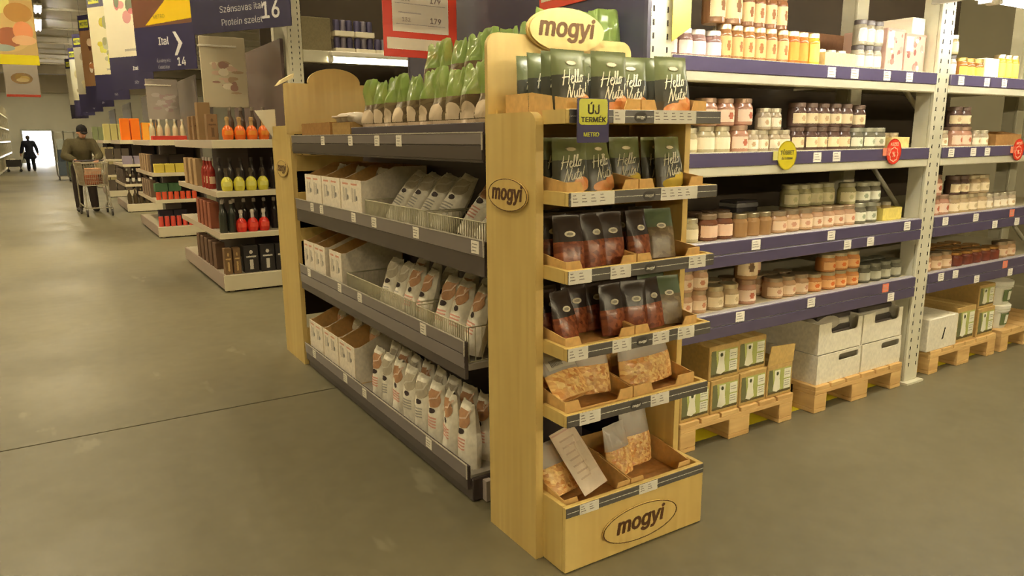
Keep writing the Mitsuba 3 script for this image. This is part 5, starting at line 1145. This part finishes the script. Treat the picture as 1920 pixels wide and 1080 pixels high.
# low hand trolley drawn by the far person
m = M().box(-.30, .30, -.22, .22, .24, .27, (44, 40, 40), .006)
for q in (-1, 1): m.box(-.30, .30, q * .21, q * .22, .27, .55, (40, 36, 36)).box(q * .29, q * .30, -.22, .22, .27, .55, (40, 36, 36))
P = [('tub', m.ply('plastic')), ('handle', M().bar((.30, 0, .30), (.46, 0, .88), .012, (90, 86, 82)).ply('metal'))]
for x, y in ((-.24, -.16), (.24, -.16), (-.24, .16), (.24, .16)):
    P.append(('wheel', M().soft(trimesh.creation.cylinder(.06, .03, sections=14).apply_transform(trimesh.transformations.rotation_matrix(math.pi / 2, [1, 0, 0])).apply_translation([x, y, .062]), (40, 38, 38), 40).box(x - .01, x + .01, y - .006, y + .006, .06, .24, (60, 58, 56)).ply('plastic')))
thing('hand_trolley', 'low black tub trolley pulled along beside the far person', 'trolley', P, TR(-1.16, 41.3, 0))
single('white_parcel', M().box(-.10, .12, -.1, .1, .271, .62, (220, 216, 206), .02).ply('paper'), 'white parcel standing in the low black tub trolley', 'parcel', TR(-1.2, 41.3, 0))
# roll cages by the last end shelves
for i, (x, y, c) in enumerate(((.72, 31.7, (104, 116, 132)), (1.02, 30.6, (126, 136, 104)))):
    fr_ = M()
    for dx in (-.33, .33):
        for dy in (-.3, .3): fr_.bar((dx, dy, .16), (dx, dy, 1.75), .016, (150, 150, 140))
        for z in (.2, .7, 1.2, 1.72): fr_.bar((dx, -.3, z), (dx, .3, z), .010, (150, 150, 140))
    for z in (.2, .7, 1.2, 1.72): fr_.bar((-.33, .3, z), (.33, .3, z), .010, (150, 150, 140))
    P = [('frame', fr_.ply('metal')), ('floor_plate', M().box(-.34, .34, -.31, .31, .14, .17, (110, 108, 100), .004).ply('plastic'))]
    for dx in (-.28, .28):
        for dy in (-.25, .25): P.append(('wheel', M().soft(trimesh.creation.cylinder(.06, .03, sections=14).apply_transform(trimesh.transformations.rotation_matrix(math.pi / 2, [0, 1, 0])).apply_translation([dx, dy, .062]), (50, 48, 46), 40).box(dx - .02, dx + .02, dy - .02, dy + .02, .06, .14, (80, 78, 72)).ply('plastic')))
    thing('roll_cage', ['roll cage with blue-grey goods behind the shopper', 'roll cage with greenish goods nearer the shelves'][i], 'roll cage', P, TR(x, y, 0))
    for j, (w, d, h, z, cc) in enumerate(((.56, .5, .5, .1705, c), (.52, .46, .42, .671, tuple(int(q * .8) for q in c)), (.5, .44, .38, 1.0915, (190, 196, 190)))):
        single('crate', M().box(-w / 2, w / 2, -d / 2, d / 2, 0, h, cc, .01).ply('card'), f'{["bottom", "middle", "pale top"][j]} crate in the {["blue-grey", "greenish"][i]} roll cage', 'crate', TR(x, y, z))
# shelving along the left edge, far away
k = number('wall_shelving'); lab(k, 'tall shelving along the left edge far down the aisle', 'shelf unit')
LX = -1.56
for y in np.arange(33.5, 56, 2.7): put('upright', M().box(LX - .08, LX, y, y + .08, 0, 3.3, (170, 164, 140), .004).box(LX - .9, LX - .82, y, y + .08, 0, 3.3, (170, 164, 140)).ply('plastic'), k)
for z in (.12, .75, 1.4, 2.1, 2.8):
    s_ = put('shelf', M().box(LX - .9, LX - .02, 33.5, 55.2, z - .03, z, (186, 178, 150)).box(LX - .02, LX, 33.5, 55.2, z - .08, z, (206, 200, 176)).ply('plastic'), k)
put('back_panel', M().box(LX - .92, LX - .90, 33.5, 55.2, 0, 3.3, (110, 100, 84)).ply('paper'), k)
rr = np.random.default_rng(77)
LVN = ['floor', 'second', 'third', 'fourth', 'top']
for li, z in enumerate((.12, .75, 1.4, 2.1, 2.8)):
    for j, y in enumerate((33.9, 35.0, 36.4, 37.4, 39.1, 41.8, 44.5, 47.5)):
        h = rr.uniform(.3, .5)
        c = [(186, 180, 150), (150, 160, 130), (206, 200, 186), (170, 150, 110), (120, 130, 130)][int(rr.integers(5))]
        single('stored_case', M().box(LX - .6, LX - .05, 0, .8, 0, h, c, .01).ply('card'), f'{ORD[j]} case from the near end on the {LVN[li]} level of the left edge shelving', 'case', TR(0, y, z + .0005))
